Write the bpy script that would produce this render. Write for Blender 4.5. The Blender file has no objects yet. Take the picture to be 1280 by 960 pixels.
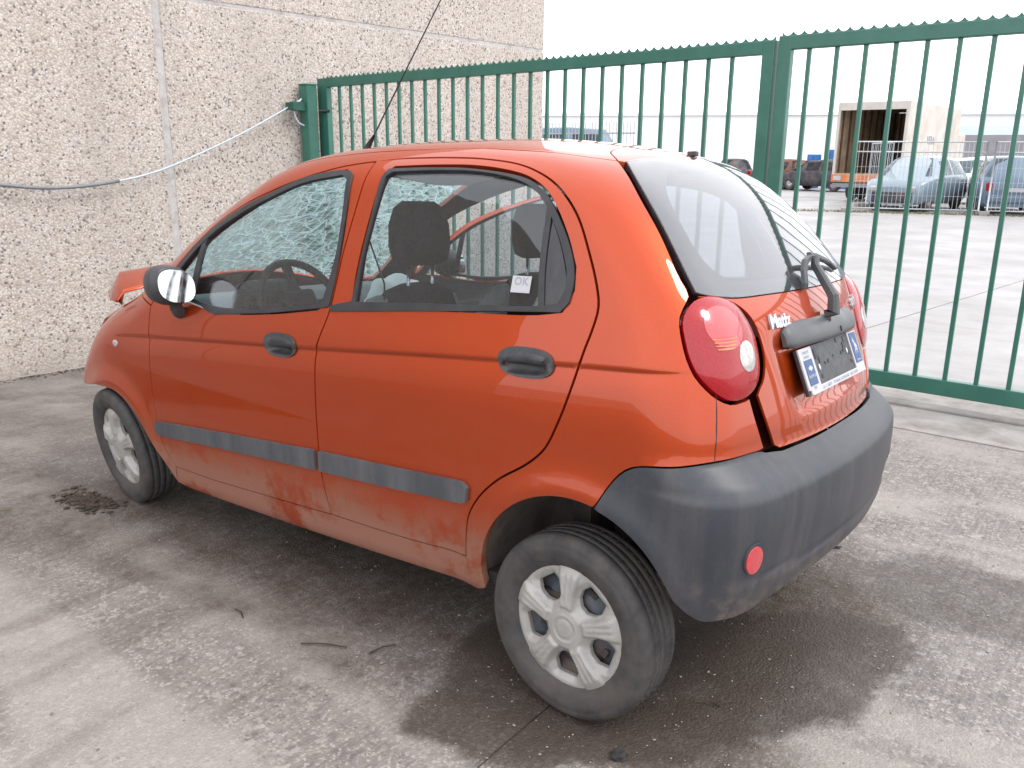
import bpy, bmesh, math, random
import numpy as np
from mathutils import Vector, Matrix
from mathutils.geometry import delaunay_2d_cdt
R = math.radians
random.seed(7); rng = np.random.default_rng(7)
SC = bpy.context.scene
COL = SC.collection

# ------------------------------------------------------------------ camera
cam_d = bpy.data.cameras.new("camera"); cam = bpy.data.objects.new("camera", cam_d); COL.objects.link(cam)
cam_d.sensor_width = 36.0; cam_d.lens = 1053.92 / 1280 * 36.0
cam_d.clip_start = 0.05; cam_d.clip_end = 1500
YAW, PITCH, ROLL = -0.91409, 0.26352, 0.00916
_d = Vector((math.cos(YAW)*math.cos(PITCH), math.sin(YAW)*math.cos(PITCH), -math.sin(PITCH)))
_r = Vector((math.sin(YAW), -math.cos(YAW), 0)); _u = _r.cross(_d)
_r2 = math.cos(ROLL)*_r + math.sin(ROLL)*_u; _u2 = -math.sin(ROLL)*_r + math.cos(ROLL)*_u
cam.matrix_world = Matrix(((_r2.x, _u2.x, -_d.x, -1.11371), (_r2.y, _u2.y, -_d.y, 2.40024), (_r2.z, _u2.z, -_d.z, 1.49341), (0, 0, 0, 1)))
SC.camera = cam

# ------------------------------------------------------------------ world, sun, exposure
W = bpy.data.worlds.new("World"); SC.world = W; W.use_nodes = True
nt = W.node_tree; bg = nt.nodes['Background']
sky = nt.nodes.new('ShaderNodeTexSky'); sky.sky_type = 'NISHITA'; sky.sun_disc = False
SUN_EL, SUN_AZ = 52.0, 200.0
sky.sun_elevation = R(SUN_EL); sky.sun_rotation = R(90 - SUN_AZ)
mx = nt.nodes.new('ShaderNodeMix'); mx.data_type = 'RGBA'; mx.inputs['Factor'].default_value = 0.93
tc = nt.nodes.new('ShaderNodeTexCoord'); nz = nt.nodes.new('ShaderNodeTexNoise'); nz.inputs['Scale'].default_value = 1.6; nz.inputs['Detail'].default_value = 4
cr = nt.nodes.new('ShaderNodeValToRGB')
cr.color_ramp.elements[0].position = .3; cr.color_ramp.elements[0].color = (8.6, 8.7, 9.1, 1)
cr.color_ramp.elements[1].position = .7; cr.color_ramp.elements[1].color = (10.8, 10.7, 10.8, 1)
nt.links.new(tc.outputs['Generated'], nz.inputs['Vector']); nt.links.new(nz.outputs['Fac'], cr.inputs['Fac'])
nt.links.new(sky.outputs['Color'], mx.inputs['A']); nt.links.new(cr.outputs['Color'], mx.inputs['B'])
nt.links.new(mx.outputs['Result'], bg.inputs['Color']); bg.inputs['Strength'].default_value = 0.125
sun_d = bpy.data.lights.new("sun", 'SUN'); sun = bpy.data.objects.new("sun", sun_d); COL.objects.link(sun)
sun_d.energy = 0.9; sun_d.angle = R(18); sun_d.color = (1, .97, .93)
_sd = Vector((math.cos(R(SUN_EL))*math.cos(R(SUN_AZ)), math.cos(R(SUN_EL))*math.sin(R(SUN_AZ)), math.sin(R(SUN_EL))))
sun.rotation_euler = _sd.to_track_quat('Z', 'Y').to_euler()
SC.view_settings.view_transform = 'Standard'; SC.view_settings.look = 'None'
SC.view_settings.exposure = 1.0; SC.view_settings.gamma = 1.0

# ------------------------------------------------------------------ object helpers
def link(o): COL.objects.link(o); return o
def tag(o, label=None, cat=None, group=None, kind=None):
    if label: o['label'] = label
    if cat: o['category'] = cat
    if group: o['group'] = group
    if kind: o['kind'] = kind
    return o
def empty(name, loc=(0, 0, 0), rz=0):
    o = bpy.data.objects.new(name, None); link(o); o.location = loc; o.rotation_euler = (0, 0, rz); o.empty_display_size = .1
    return o
def mobj(name, me, parent=None):
    o = bpy.data.objects.new(name, me); link(o)
    if parent: o.parent = parent
    return o
def from_bm(name, bm, mats, parent=None, smooth=False):
    me = bpy.data.meshes.new(name); bm.to_mesh(me); bm.free()
    for m in (mats if isinstance(mats, (list, tuple)) else [mats]): me.materials.append(m)
    if smooth:
        for p in me.polygons: p.use_smooth = True
    return mobj(name, me, parent)
def bbox(bm, c, s, rot=None, mat=0, bevel=0):
    """box centred at c with size s"""
    r = bmesh.ops.create_cube(bm, size=1.0)
    vs = r['verts']
    for v in vs: v.co = Vector((v.co.x*s[0], v.co.y*s[1], v.co.z*s[2]))
    if bevel:
        es = list({e for v in vs for e in v.link_edges})
        b = bmesh.ops.bevel(bm, geom=es, offset=bevel, segments=2, affect='EDGES', profile=.6)
        vs = list({v for f in b['faces'] for v in f.verts} | {v for v in vs if v.is_valid})
    for v in vs:
        co = v.co.copy()
        if rot is not None: co = rot @ co
        v.co = co + Vector(c)
    for f in {f for v in vs for f in v.link_faces}: f.material_index = mat
    return vs
def tube(bm, pts, rad, n=8, closed=False, cap=True, sq=1.0, mat=0):
    pts = [Vector(p) for p in pts]; rings = []
    N = len(pts); up = Vector((0, 0, 1))
    for i, p in enumerate(pts):
        a = pts[i-1] if (i > 0 or closed) else p
        b = pts[(i+1) % N] if (i < N-1 or closed) else p
        t = (b-a).normalized()
        if i == 0:
            s = t.cross(up)
            if s.length < 1e-3: s = t.cross(Vector((1, 0, 0)))
            s.normalize()
        else:
            s = (s - t*s.dot(t)).normalized()
        w = t.cross(s); r = rad[i] if hasattr(rad, '__len__') else rad
        rings.append([bm.verts.new(p + s*math.cos(2*math.pi*k/n)*r + w*math.sin(2*math.pi*k/n)*r*sq) for k in range(n)])
    M = N if closed else N-1
    for i in range(M):
        A, B = rings[i], rings[(i+1) % N]
        for k in range(n):
            f = bm.faces.new((A[k], A[(k+1) % n], B[(k+1) % n], B[k])); f.smooth = True; f.material_index = mat
    if cap and not closed:
        bm.faces.new(rings[0]).material_index = mat; bm.faces.new(rings[-1][::-1]).material_index = mat
def prism(bm, poly, axis, a, b, mat=0, fn=None):
    """extrude 2D poly between a and b along axis (0,1,2)"""
    def mk(p, t):
        q = [p[0], p[1]]; q.insert(axis, t); q = Vector(q)
        return fn(q) if fn else q
    A = [bm.verts.new(mk(p, a)) for p in poly]; B = [bm.verts.new(mk(p, b)) for p in poly]
    n = len(poly)
    fs = [bm.faces.new(A), bm.faces.new(B[::-1])]
    for i in range(n): fs.append(bm.faces.new((A[i], B[i], B[(i+1) % n], A[(i+1) % n])))
    for f in fs: f.material_index = mat
    bmesh.ops.recalc_face_normals(bm, faces=bm.faces[:])
    return fs
def lathe(bm, prof, n=48, axis_pt=(0, 0, 0), mat=0, smooth=True, close=True):
    """profile (axial y, radius) turned round the Y axis"""
    rings = []
    for (y, r) in prof:
        rings.append([bm.verts.new((axis_pt[0]+r*math.cos(2*math.pi*k/n), axis_pt[1]+y, axis_pt[2]+r*math.sin(2*math.pi*k/n))) for k in range(n)])
    L = len(prof)
    for i in range(L if close else L-1):
        A, B = rings[i], rings[(i+1) % L]
        for k in range(n):
            f = bm.faces.new((A[k], A[(k+1) % n], B[(k+1) % n], B[k])); f.smooth = smooth; f.material_index = mat

# ------------------------------------------------------------------ material helpers
class NT:
    def __init__(s, name):
        s.m = bpy.data.materials.new(name); s.m.use_nodes = True; s.t = s.m.node_tree
        s.b = s.t.nodes['Principled BSDF']; s.out = s.t.nodes['Material Output']
    def n(s, typ, **k):
        x = s.t.nodes.new(typ)
        for a, b in k.items():
            if a.startswith('i_'): x.inputs[a[2:].replace('_', ' ')].default_value = b
            else: setattr(x, a, b)
        return x
    def l(s, a, b): s.t.links.new(a, b)
    def coords(s, kind='Object', scale=None, rot=None):
        c = s.n('ShaderNodeTexCoord').outputs[kind]
        if scale or rot:
            mp = s.n('ShaderNodeMapping')
            if scale: mp.inputs['Scale'].default_value = scale
            if rot: mp.inputs['Rotation'].default_value = rot
            s.l(c, mp.inputs['Vector']); c = mp.outputs[0]
        return c
    def noise(s, scale, detail=4, rough=.55, vec=None, dist=0):
        x = s.n('ShaderNodeTexNoise'); x.inputs['Scale'].default_value = scale; x.inputs['Detail'].default_value = detail
        x.inputs['Roughness'].default_value = rough; x.inputs['Distortion'].default_value = dist
        s.l(vec if vec is not None else s.coords(), x.inputs['Vector']); return x.outputs['Fac']
    def ramp(s, fac, stops, interp='LINEAR'):
        x = s.n('ShaderNodeValToRGB'); r = x.color_ramp; r.interpolation = interp
        while len(r.elements) < len(stops): r.elements.new(.5)
        for e, (p, c) in zip(r.elements, stops):
            e.position = p; e.color = (c, c, c, 1) if not hasattr(c, '__len__') else (*c, 1)
        s.l(fac, x.inputs['Fac']); return x.outputs['Color']
    def mix(s, fac, a, b, mode='MIX'):
        x = s.n('ShaderNodeMix', data_type='RGBA', blend_type=mode)
        for sock, v in ((x.inputs['Factor'], fac), (x.inputs['A'], a), (x.inputs['B'], b)):
            if isinstance(v, (int, float)): sock.default_value = v if sock.name == 'Factor' else (v, v, v, 1)
            elif hasattr(v, '__len__'): sock.default_value = (*v, 1) if len(v) == 3 else v
            else: s.l(v, sock)
        return x.outputs['Result']
    def math(s, op, a, b=0.0, c=None, clamp=False):
        x = s.n('ShaderNodeMath', operation=op, use_clamp=clamp)
        for i, v in enumerate((a, b) if c is None else (a, b, c)):
            if isinstance(v, (int, float)): x.inputs[i].default_value = v
            else: s.l(v, x.inputs[i])
        return x.outputs[0]
    def bump(s, h, strength=.3, dist=.01, nrm=None):
        x = s.n('ShaderNodeBump'); x.inputs['Strength'].default_value = strength; x.inputs['Distance'].default_value = dist
        s.l(h, x.inputs['Height'])
        if nrm is not None: s.l(nrm, x.inputs['Normal'])
        return x.outputs['Normal']
    def set(s, **k):
        for a, v in k.items():
            sock = s.b.inputs[{'color': 'Base Color', 'rough': 'Roughness', 'metal': 'Metallic', 'normal': 'Normal', 'coat': 'Coat Weight', 'coat_rough': 'Coat Roughness', 'spec': 'Specular IOR Level', 'trans': 'Transmission Weight', 'ior': 'IOR', 'alpha': 'Alpha', 'sub': 'Subsurface Weight', 'sheen': 'Sheen Weight'}[a]]
            if isinstance(v, (int, float)): sock.default_value = v
            elif hasattr(v, '__len__'): sock.default_value = (*v, 1)
            else: s.l(v, sock)
        return s
def simple(name, col, rough=.5, metal=0, var=.15, scale=6, bumpk=0, bs=60, dirt=None, coat=0):
    t = NT(name); n = t.noise(scale, 5)
    dark = tuple(c*(1-var) for c in col); lite = tuple(min(1, c*(1+var)) for c in col)
    c = t.ramp(n, [(.3, dark), (.7, lite)])
    if dirt: c = t.mix(t.ramp(t.noise(scale*.6, 6, .7), [(.48, 0), (.68, .8)]), c, dirt)
    t.set(color=c, rough=t.ramp(t.noise(scale*2.3, 4), [(.3, max(.02, rough-.08)), (.7, min(1, rough+.08))]), metal=metal, coat=coat)
    if bumpk: t.set(normal=t.bump(t.noise(bs, 5, .7), bumpk, .004))
    return t.m
MAT = {}
def build_materials():
    # --- orange metallic paint with road dust low down and rain streaks
    t = NT('orange_paint'); geo = t.coords()
    sep = t.n('ShaderNodeSeparateXYZ'); t.l(geo, sep.inputs[0]); z = sep.outputs['Z']
    flake = t.noise(900, 2, .6, geo)
    base = t.ramp(flake, [(.3, (.32, .031, .003)), (.7, (.45, .056, .006))])
    st = t.noise(1.0, 5, .6, t.coords(scale=(26, 26, 1.3)))
    big = t.noise(2.6, 6, .62, geo)
    h = t.math('SUBTRACT', .90, z); h = t.math('MULTIPLY', h, 1.15, clamp=True)
    wob = t.math('MULTIPLY_ADD', big, 3.2, -.90); d = t.math('MULTIPLY', h, wob, clamp=True)
    d = t.math('MULTIPLY', d, t.ramp(st, [(.30, .35), (.70, 1)]), clamp=True)
    low = t.math('MULTIPLY', t.math('SUBTRACT', .56, z), 4.0, clamp=True)
    low = t.math('MULTIPLY', low, t.ramp(t.noise(5, 6, .7, geo), [(.36, .10), (.52, .95)]))
    up = t.math('MULTIPLY', t.ramp(t.noise(60, 4, .75, geo), [(.45, 0), (.75, .5)]), .45)
    d = t.math('ADD', t.math('MULTIPLY', d, .75), t.math('MULTIPLY', low, .88), clamp=True)
    # speckled dried splashes
    sp = t.ramp(t.noise(140, 3, .7, geo), [(.58, 0), (.72, 1)])
    d2 = t.math('ADD', d, t.math('MULTIPLY', sp, t.math('MULTIPLY', h, .22)), clamp=True)
    d3 = t.math('ADD', d2, t.math('MULTIPLY', up, .10), clamp=True)
    d3 = t.math('MINIMUM', d3, .80)
    c = t.mix(d3, base, t.mix(low, (.175, .080, .052), (.27, .170, .130)))
    t.set(color=c, metal=t.math('MULTIPLY_ADD', d3, -.5, .72, clamp=True), spec=.08, rough=t.math('MULTIPLY_ADD', d3, .35, .42),
          coat=t.math('MULTIPLY_ADD', d3, -1.35, .85, clamp=True), coat_rough=t.math('MULTIPLY_ADD', d3, .30, .012),
          normal=t.bump(t.noise(1.7, 2, .5, geo), .05, .02))
    MAT['paint'] = t.m
    t = NT('bare_inner_paint'); t.set(color=t.ramp(t.noise(8, 5), [(.3, (.13, .012, .005)), (.7, (.2, .02, .008))]), rough=.45); MAT['inner_paint'] = t.m
    # --- bumper plastic
    def plastic(name, a, b, rough, dust, dk):
        t = NT(name); geo = t.coords()
        c = t.ramp(t.noise(3, 6, .6, geo), [(.3, a), (.7, b)])
        st = t.noise(1, 5, .6, t.coords(scale=(18, 18, 1.5)))
        f = t.ramp(st, [(.42, 0), (.78, dk)]); f = t.math('ADD', f, t.math('MULTIPLY', t.ramp(t.noise(70, 4, .8, geo), [(.5, 0), (.8, 1)]), dk*.5), clamp=True)
        c = t.mix(f, c, dust)
        if name == 'bumper_plastic':
            sp = t.n('ShaderNodeSeparateXYZ'); t.l(geo, sp.inputs[0])
            lo = t.math('MULTIPLY', t.math('SUBTRACT', .47, sp.outputs['Z']), 9, clamp=True); lo = t.math('MULTIPLY', lo, t.ramp(t.noise(9, 6, .75, geo), [(.45, 0), (.62, 1)]))
            c = t.mix(t.math('MULTIPLY', lo, .6), c, (.22, .16, .11))
        t.set(color=c, rough=t.math('MULTIPLY_ADD', f, .3, rough), normal=t.bump(t.noise(900, 2, .5, geo), .12, .001), spec=.45)
        MAT[name] = t.m; return t
    plastic('bumper_plastic', (.026, .029, .037), (.036, .040, .050), .42, (.15, .13, .12), .24)
    plastic('trim_plastic', (.026, .028, .033), (.036, .038, .044), .40, (.2, .18, .16), .22)
    plastic('moulding_plastic', (.040, .044, .053), (.060, .065, .074), .5, (.17, .16, .155), .30)
    MAT['rubber_seal'] = simple('rubber_seal', (.02, .021, .025), .42, var=.3, scale=20)
    MAT['interior_dark'] = simple('interior_dark', (.018, .018, .021), .75, scale=9)
    MAT['interior_grey'] = simple('interior_grey', (.19, .19, .20), .7, scale=9)
    MAT['headliner'] = simple('headliner', (.30, .29, .28), .9, scale=9)
    MAT['seat_fabric'] = simple('seat_fabric', (.009, .009, .012), .95, var=.4, scale=60, bumpk=.4, bs=400)
    MAT['seat_bolster'] = simple('seat_bolster', (.26, .25, .24), .9, var=.15, scale=60, bumpk=.3, bs=400)
    MAT['chrome'] = simple('chrome', (.6, .6, .62), .2, 1, scale=20)
    MAT['handle_grey'] = simple('handle_strip_grey', (.075, .078, .085), .45, var=.08, scale=4)
    MAT['housing'] = simple('housing_plastic', (.075, .062, .056), .85, var=.4, scale=8, dirt=(.15, .115, .09))
    MAT['under_dark'] = simple('under_dark', (.022, .02, .02), .85, var=.4, scale=8, dirt=(.10, .07, .05))
    # tyre
    t = NT('tyre_rubber'); geo = t.coords()
    sp = t.n('ShaderNodeSeparateXYZ'); t.l(geo, sp.inputs[0])
    c = t.ramp(t.noise(14, 6, .65, geo), [(.35, (.030, .029, .031)), (.7, (.066, .062, .059))])
    c = t.mix(t.ramp(t.noise(6, 6, .75, geo), [(.45, 0), (.70, .6)]), c, (.095, .078, .066))
    t.set(color=c, rough=.72, normal=t.bump(t.noise(160, 4, .7, geo), .25, .002), spec=.4); MAT['tyre'] = t.m
    # hub cap
    t = NT('wheel_cover_silver'); geo = t.coords()
    c = t.ramp(t.noise(12, 6, .65, geo), [(.3, (.27, .26, .245)), (.7, (.36, .35, .33))])
    c = t.mix(t.ramp(t.noise(45, 5, .8, geo), [(.55, 0), (.8, .7)]), c, (.16, .125, .10))
    t.set(color=c, metal=.15, rough=.46, coat=.1, normal=t.bump(t.noise(300, 3, .6, geo), .06, .001)); MAT['hubcap'] = t.m
    MAT['rim'] = simple('rim_steel', (.050, .060, .075), .5, .2, var=.4, scale=20, dirt=(.12, .07, .04))
    # glass
    def glass(name, tint, dust=.06, ior=1.5, dcol=(.6, .58, .55), frit=None, rough=.0):
        t = NT(name); nd = t.t.nodes; nd.remove(t.b)
        g = t.n('ShaderNodeNewGeometry'); f = t.n('ShaderNodeFresnel')
        io = t.math('ADD', t.math('MULTIPLY', g.outputs['Backfacing'], 1/ior-ior), ior); t.l(io, f.inputs['IOR'])
        tr = t.n('ShaderNodeBsdfTransparent'); tr.inputs[0].default_value = (*tint, 1)
        gl = t.n('ShaderNodeBsdfGlossy'); gl.inputs['Roughness'].default_value = rough; gl.inputs[0].default_value = (1, 1, 1, 1)
        df = t.n('ShaderNodeBsdfDiffuse'); df.inputs[0].default_value = (*dcol, 1)
        m1 = t.n('ShaderNodeMixShader'); t.l(f.outputs[0], m1.inputs[0]); t.l(tr.outputs[0], m1.inputs[1]); t.l(gl.outputs[0], m1.inputs[2])
        dn = t.ramp(t.noise(5, 7, .75), [(.35, dust*.4), (.75, dust*1.6)])
        m2 = t.n('ShaderNodeMixShader'); t.l(dn, m2.inputs[0]); t.l(m1.outputs[0], m2.inputs[1]); t.l(df.outputs[0], m2.inputs[2])
        t.l(m2.outputs[0], t.out.inputs[0]); MAT[name] = t.m; return t, m2
    glass('side_glass', (.80, .84, .86), .008, dcol=(.4, .42, .48))
    glass('rear_glass', (.66, .68, .70), .045, 1.92, dcol=(.42, .41, .46))
    glass('far_glass', (.35, .42, .45), .1)
    # shattered windscreen: fans of white cracks over teal glass
    t, m2 = glass('shattered_glass', (.80, .93, .92), .05)
    geo = t.coords()
    wv = t.n('ShaderNodeTexVoronoi', feature='DISTANCE_TO_EDGE'); wv.inputs['Scale'].default_value = 1.0
    mp = t.n('ShaderNodeMapping'); mp.inputs['Scale'].default_value = (9, 26, 9); mp.inputs['Rotation'].default_value = (0, 0, R(28)); t.l(geo, mp.inputs[0]); t.l(mp.outputs[0], wv.inputs['Vector'])
    wv2 = t.n('ShaderNodeTexVoronoi', feature='DISTANCE_TO_EDGE'); wv2.inputs['Scale'].default_value = 1.0
    mp2 = t.n('ShaderNodeMapping'); mp2.inputs['Scale'].default_value = (34, 8, 20); mp2.inputs['Rotation'].default_value = (0, 0, R(-18)); t.l(geo, mp2.inputs[0]); t.l(mp2.outputs[0], wv2.inputs['Vector'])
    k1 = t.ramp(wv.outputs['Distance'], [(.0, 1), (.06, 0)]); k2 = t.ramp(wv2.outputs['Distance'], [(.0, 1), (.055, 0)])
    zone = t.ramp(t.noise(2.2, 3, .5, geo), [(.30, .6), (.50, 1)])
    haze_ = t.ramp(t.noise(3.3, 4, .6, geo), [(.45, .02), (.75, .45)])
    k = t.math('MAXIMUM', k1, k2); k = t.math('MULTIPLY', k, zone, clamp=True)
    k = t.math('MAXIMUM', k, t.math('MULTIPLY', haze_, .55))
    wd = t.n('ShaderNodeBsdfDiffuse'); wd.inputs[0].default_value = (.88, .95, .96, 1)
    tl = t.n('ShaderNodeBsdfTranslucent'); tl.inputs[0].default_value = (.84, .95, .95, 1)
    ad = t.n('ShaderNodeMixShader'); ad.inputs[0].default_value = .6; t.l(wd.outputs[0], ad.inputs[1]); t.l(tl.outputs[0], ad.inputs[2])
    m3 = t.n('ShaderNodeMixShader'); t.l(k, m3.inputs[0]); t.l(m2.outputs[0], m3.inputs[1]); t.l(ad.outputs[0], m3.inputs[2]); t.l(m3.outputs[0], t.out.inputs[0])
    # mirror
    MAT['mirror'] = simple('mirror_glass', (.80, .82, .84), .03, 1, var=.03)
    # lamps
    t = NT('lamp_red'); geo = t.coords()
    gr = t.n('ShaderNodeTexVoronoi'); gr.inputs['Scale'].default_value = 260; t.l(geo, gr.inputs['Vector'])
    t.set(color=t.ramp(gr.outputs['Distance'], [(.1, (.36, .006, .012)), (.7, (.25, .002, .006))]), rough=.25, coat=.8, coat_rough=.02, spec=.2); MAT['lamp_red'] = t.m
    MAT['lamp_red_light'] = simple('lamp_red_light', (.46, .045, .055), .25, var=.12, scale=40, coat=.8)
    MAT['lamp_orange'] = simple('lamp_orange', (.62, .14, .03), .25, var=.2, scale=40, coat=1)
    MAT['lamp_clear'] = simple('lamp_clear', (.40, .385, .37), .12, .3, var=.25, scale=120, coat=1)
    # print
    MAT['white_print'] = simple('white_print', (.42, .42, .44), .45, var=.05)
    MAT['blue_print'] = simple('blue_print', (.035, .075, .19), .45, var=.1)
    MAT['grey_print'] = simple('grey_print', (.25, .27, .33), .5, var=.1)
    MAT['black_print'] = simple('black_print', (.02, .02, .025), .5, var=.1)
    MAT['plate_black'] = simple('plate_black', (.03, .03, .036), .42, var=.5, scale=60, dirt=(.08, .075, .085), bumpk=.25, bs=120)
    MAT['emblem'] = simple('emblem_chrome', (.50, .50, .52), .25, .4, var=.05)
    # gate paint
    t = NT('green_paint'); geo = t.coords()
    c = t.ramp(t.noise(5, 6, .6, geo), [(.3, (.024, .112, .082)), (.7, (.038, .150, .113))])
    c = t.mix(t.ramp(t.noise(30, 5, .8, geo), [(.60, 0), (.80, .5)]), c, (.10, .14, .12))
    t.set(color=c, rough=.38, normal=t.bump(t.noise(80, 4, .6, geo), .08, .002), spec=.5); MAT['green'] = t.m
    MAT['green_dark'] = simple('green_dark', (.012, .075, .055), .5)
    MAT['cable_white'] = simple('cable_white', (.45, .52, .60), .5, var=.08, scale=30)
    MAT['cable_grey'] = simple('cable_grey', (.17, .18, .20), .6, var=.15, scale=30)
    MAT['iron'] = simple('iron', (.04, .045, .05), .5, .4, dirt=(.12, .06, .03))
    MAT['galv'] = simple('galvanised', (.42, .44, .46), .45, .6, var=.12, scale=12)
    # exposed aggregate wall
    t = NT('pebble_concrete'); geo = t.coords()
    vo = t.n('ShaderNodeTexVoronoi'); vo.inputs['Scale'].default_value = 55; vo.inputs['Randomness'].default_value = 1
    wrp = t.n('ShaderNodeTexNoise'); wrp.inputs['Scale'].default_value = 40; t.l(geo, wrp.inputs['Vector'])
    wv_ = t.n('ShaderNodeVectorMath', operation='MULTIPLY_ADD'); t.l(wrp.outputs['Color'], wv_.inputs[0]); wv_.inputs[1].default_value = (.012, .012, .012); t.l(geo, wv_.inputs[2])
    t.l(wv_.outputs[0], vo.inputs['Vector'])
    sepc = t.n('ShaderNodeSeparateColor'); t.l(vo.outputs['Color'], sepc.inputs[0])
    stone = t.ramp(sepc.outputs[0], [(.0, (.07, .068, .072)), (.035, (.15, .13, .12)), (.075, (.35, .295, .25)), (.22, (.46, .40, .35)), (.45, (.54, .49, .45)), (.70, (.49, .43, .38)), (.86, (.60, .575, .555))], 'CONSTANT')
    gap = t.ramp(vo.outputs['Distance'], [(.45, 0), (.72, 1)])
    c = t.mix(t.math('MULTIPLY', gap, .72), stone, (.31, .265, .235))
    c = t.mix(t.ramp(t.noise(1.1, 4, .6, geo), [(.35, 0), (.8, .22)]), c, (.45, .41, .375))
    wz = t.n('ShaderNodeSeparateXYZ'); t.l(geo, wz.inputs[0]); bs = t.math('MULTIPLY', t.math('SUBTRACT', .10, wz.outputs['Z']), 2.2, clamp=True)
    stn = t.ramp(t.noise(1, 6, .6, t.coords(scale=(2, 2.2, .35))), [(.42, 0), (.75, .45)])
    c = t.mix(t.math('MAXIMUM', stn, t.math('MULTIPLY', bs, t.ramp(t.noise(3, 5, .7, geo), [(.3, .3), (.6, .85)]))), c, (.31, .27, .24))
    t.set(color=c, rough=.75, normal=t.bump(t.math('SUBTRACT', 1, vo.outputs['Distance']), .6, .006)); MAT['pebble'] = t.m
    MAT['joint_seal'] = simple('joint_seal', (.42, .40, .39), .8, var=.12, scale=14, dirt=(.27, .24, .22))
    # near ground, masks come from the 'dirt' colour attribute: R wet, G mud, B dust film
    t = NT('yard_concrete'); geo = t.coords()
    at = t.n('ShaderNodeVertexColor', layer_name='dirt'); sc = t.n('ShaderNodeSeparateColor'); t.l(at.outputs[0], sc.inputs[0])
    wet, mud, dust = sc.outputs[0], sc.outputs[1], sc.outputs[2]
    agg = t.n('ShaderNodeTexVoronoi'); agg.inputs['Scale'].default_value = 125; t.l(geo, agg.inputs['Vector'])
    agb = t.n('ShaderNodeTexVoronoi'); agb.inputs['Scale'].default_value = 52; t.l(geo, agb.inputs['Vector']); bc_ = t.n('ShaderNodeSeparateColor'); t.l(agb.outputs['Color'], bc_.inputs[0])
    ac = t.n('ShaderNodeSeparateColor'); t.l(agg.outputs['Color'], ac.inputs[0])
    fine = t.noise(180, 5, .75, geo); mid = t.noise(22, 6, .7, geo); big = t.noise(2.4, 6, .62, geo)
    strk = t.noise(1, 6, .7, t.coords(scale=(60, 3.0, 1), rot=(0, 0, R(8))))
    c = t.ramp(big, [(.3, (.112, .096, .086)), (.7, (.200, .178, .163))])
    c = t.mix(t.ramp(ac.outputs[0], [(0, .9), (.28, .0), (.76, 0), (.92, .75)]), c, t.ramp(ac.outputs[1], [(.4, (.085, .082, .09)), (.5, (.34, .32, .30))], 'CONSTANT'))
    c = t.mix(t.ramp(bc_.outputs[0], [(0, .65), (.10, .0), (.88, 0), (.95, .5)], 'CONSTANT'), c, t.ramp(bc_.outputs[1], [(.5, (.07, .066, .07)), (.6, (.31, .29, .27))], 'CONSTANT'))
    c = t.mix(.8, c, t.ramp(mid, [(.3, .28), (.7, .70)]), 'OVERLAY')
    c = t.mix(t.ramp(strk, [(.45, 0), (.72, .55)]), c, (.30, .285, .275))
    c = t.mix(t.math('MULTIPLY', dust, t.ramp(fine, [(.3, .45), (.7, 1)])), c, (.315, .288, .266))
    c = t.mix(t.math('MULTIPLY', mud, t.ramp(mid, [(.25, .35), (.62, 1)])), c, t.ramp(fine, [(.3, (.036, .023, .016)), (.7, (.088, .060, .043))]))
    c = t.mix(t.math('MULTIPLY', wet, .80), c, t.mix(.5, (.034, .024, .018), (.052, .038, .030)))
    r = t.math('MULTIPLY_ADD', wet, -.22, .84); r = t.math('MULTIPLY_ADD', t.ramp(big, [(.35, 0), (.65, 1)]), -.14, r)
    hh = t.math('ADD', t.math('MULTIPLY', agg.outputs['Distance'], -1.0), t.math('ADD', t.math('MULTIPLY', mid, .5), t.math('MULTIPLY', fine, .9)))
    t.set(color=c, rough=r, normal=t.bump(hh, .5, .005), spec=.35); MAT['ground'] = t.m
    # yard beyond the gate
    t = NT('far_concrete'); geo = t.coords('Generated'); geo = t.coords()
    c = t.ramp(t.noise(.35, 7, .65, geo), [(.3, (.235, .225, .225)), (.7, (.315, .305, .30))])
    c = t.mix(t.ramp(t.noise(3, 6, .7, t.coords(scale=(1, .3, 1))), [(.5, 0), (.7, .55)]), c, (.20, .185, .18))
    c = t.mix(t.ramp(t.noise(45, 4, .7, geo), [(.55, 0), (.75, .6)]), c, (.17, .16, .155))
    t.set(color=c, rough=t.ramp(t.noise(.8, 5, .6, geo), [(.35, .34), (.65, .7)]), normal=t.bump(t.noise(35, 6, .7, geo), .3, .006)); MAT['far_concrete'] = t.m
    MAT['threshold'] = simple('threshold_concrete', (.29, .27, .255), .8, var=.2, scale=5, bumpk=.5, bs=60, dirt=(.16, .135, .12))
    MAT['stone'] = simple('gravel_stone', (.21, .195, .185), .8, var=.5, scale=25)
    MAT['leafdirt'] = simple('rotten_leaf', (.045, .030, .021), .8, var=.6, scale=30)
    MAT['opening'] = simple('door_aperture', (.12, .012, .006), .6, var=.3)
    # background
    MAT['white_wall'] = simple('white_cladding', (.80, .80, .80), .7, var=.03, scale=.3)
    MAT['cream'] = simple('cream_panel', (.50, .47, .43), .6, var=.07, scale=2, dirt=(.40, .33, .27))
    MAT['tan'] = simple('truck_lining', (.42, .33, .23), .8, var=.3, scale=3)
    MAT['blue_roof'] = simple('pale_blue_roof', (.58, .70, .76), .6, var=.05, scale=1)
    MAT['shed_dark'] = simple('shed_dark', (.24, .23, .25), .8, var=.2, scale=1)
    MAT['silver_blue'] = simple('silver_blue_paint', (.10, .15, .21), .40, .2, var=.04, scale=1, coat=.5)
    MAT['silver'] = simple('silver_paint', (.20, .26, .31), .40, .2, var=.04, scale=1, coat=.5)
    MAT['rust'] = simple('rusty_metal', (.13, .045, .028), .8, var=.4, scale=4, dirt=(.10, .07, .06))
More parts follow.
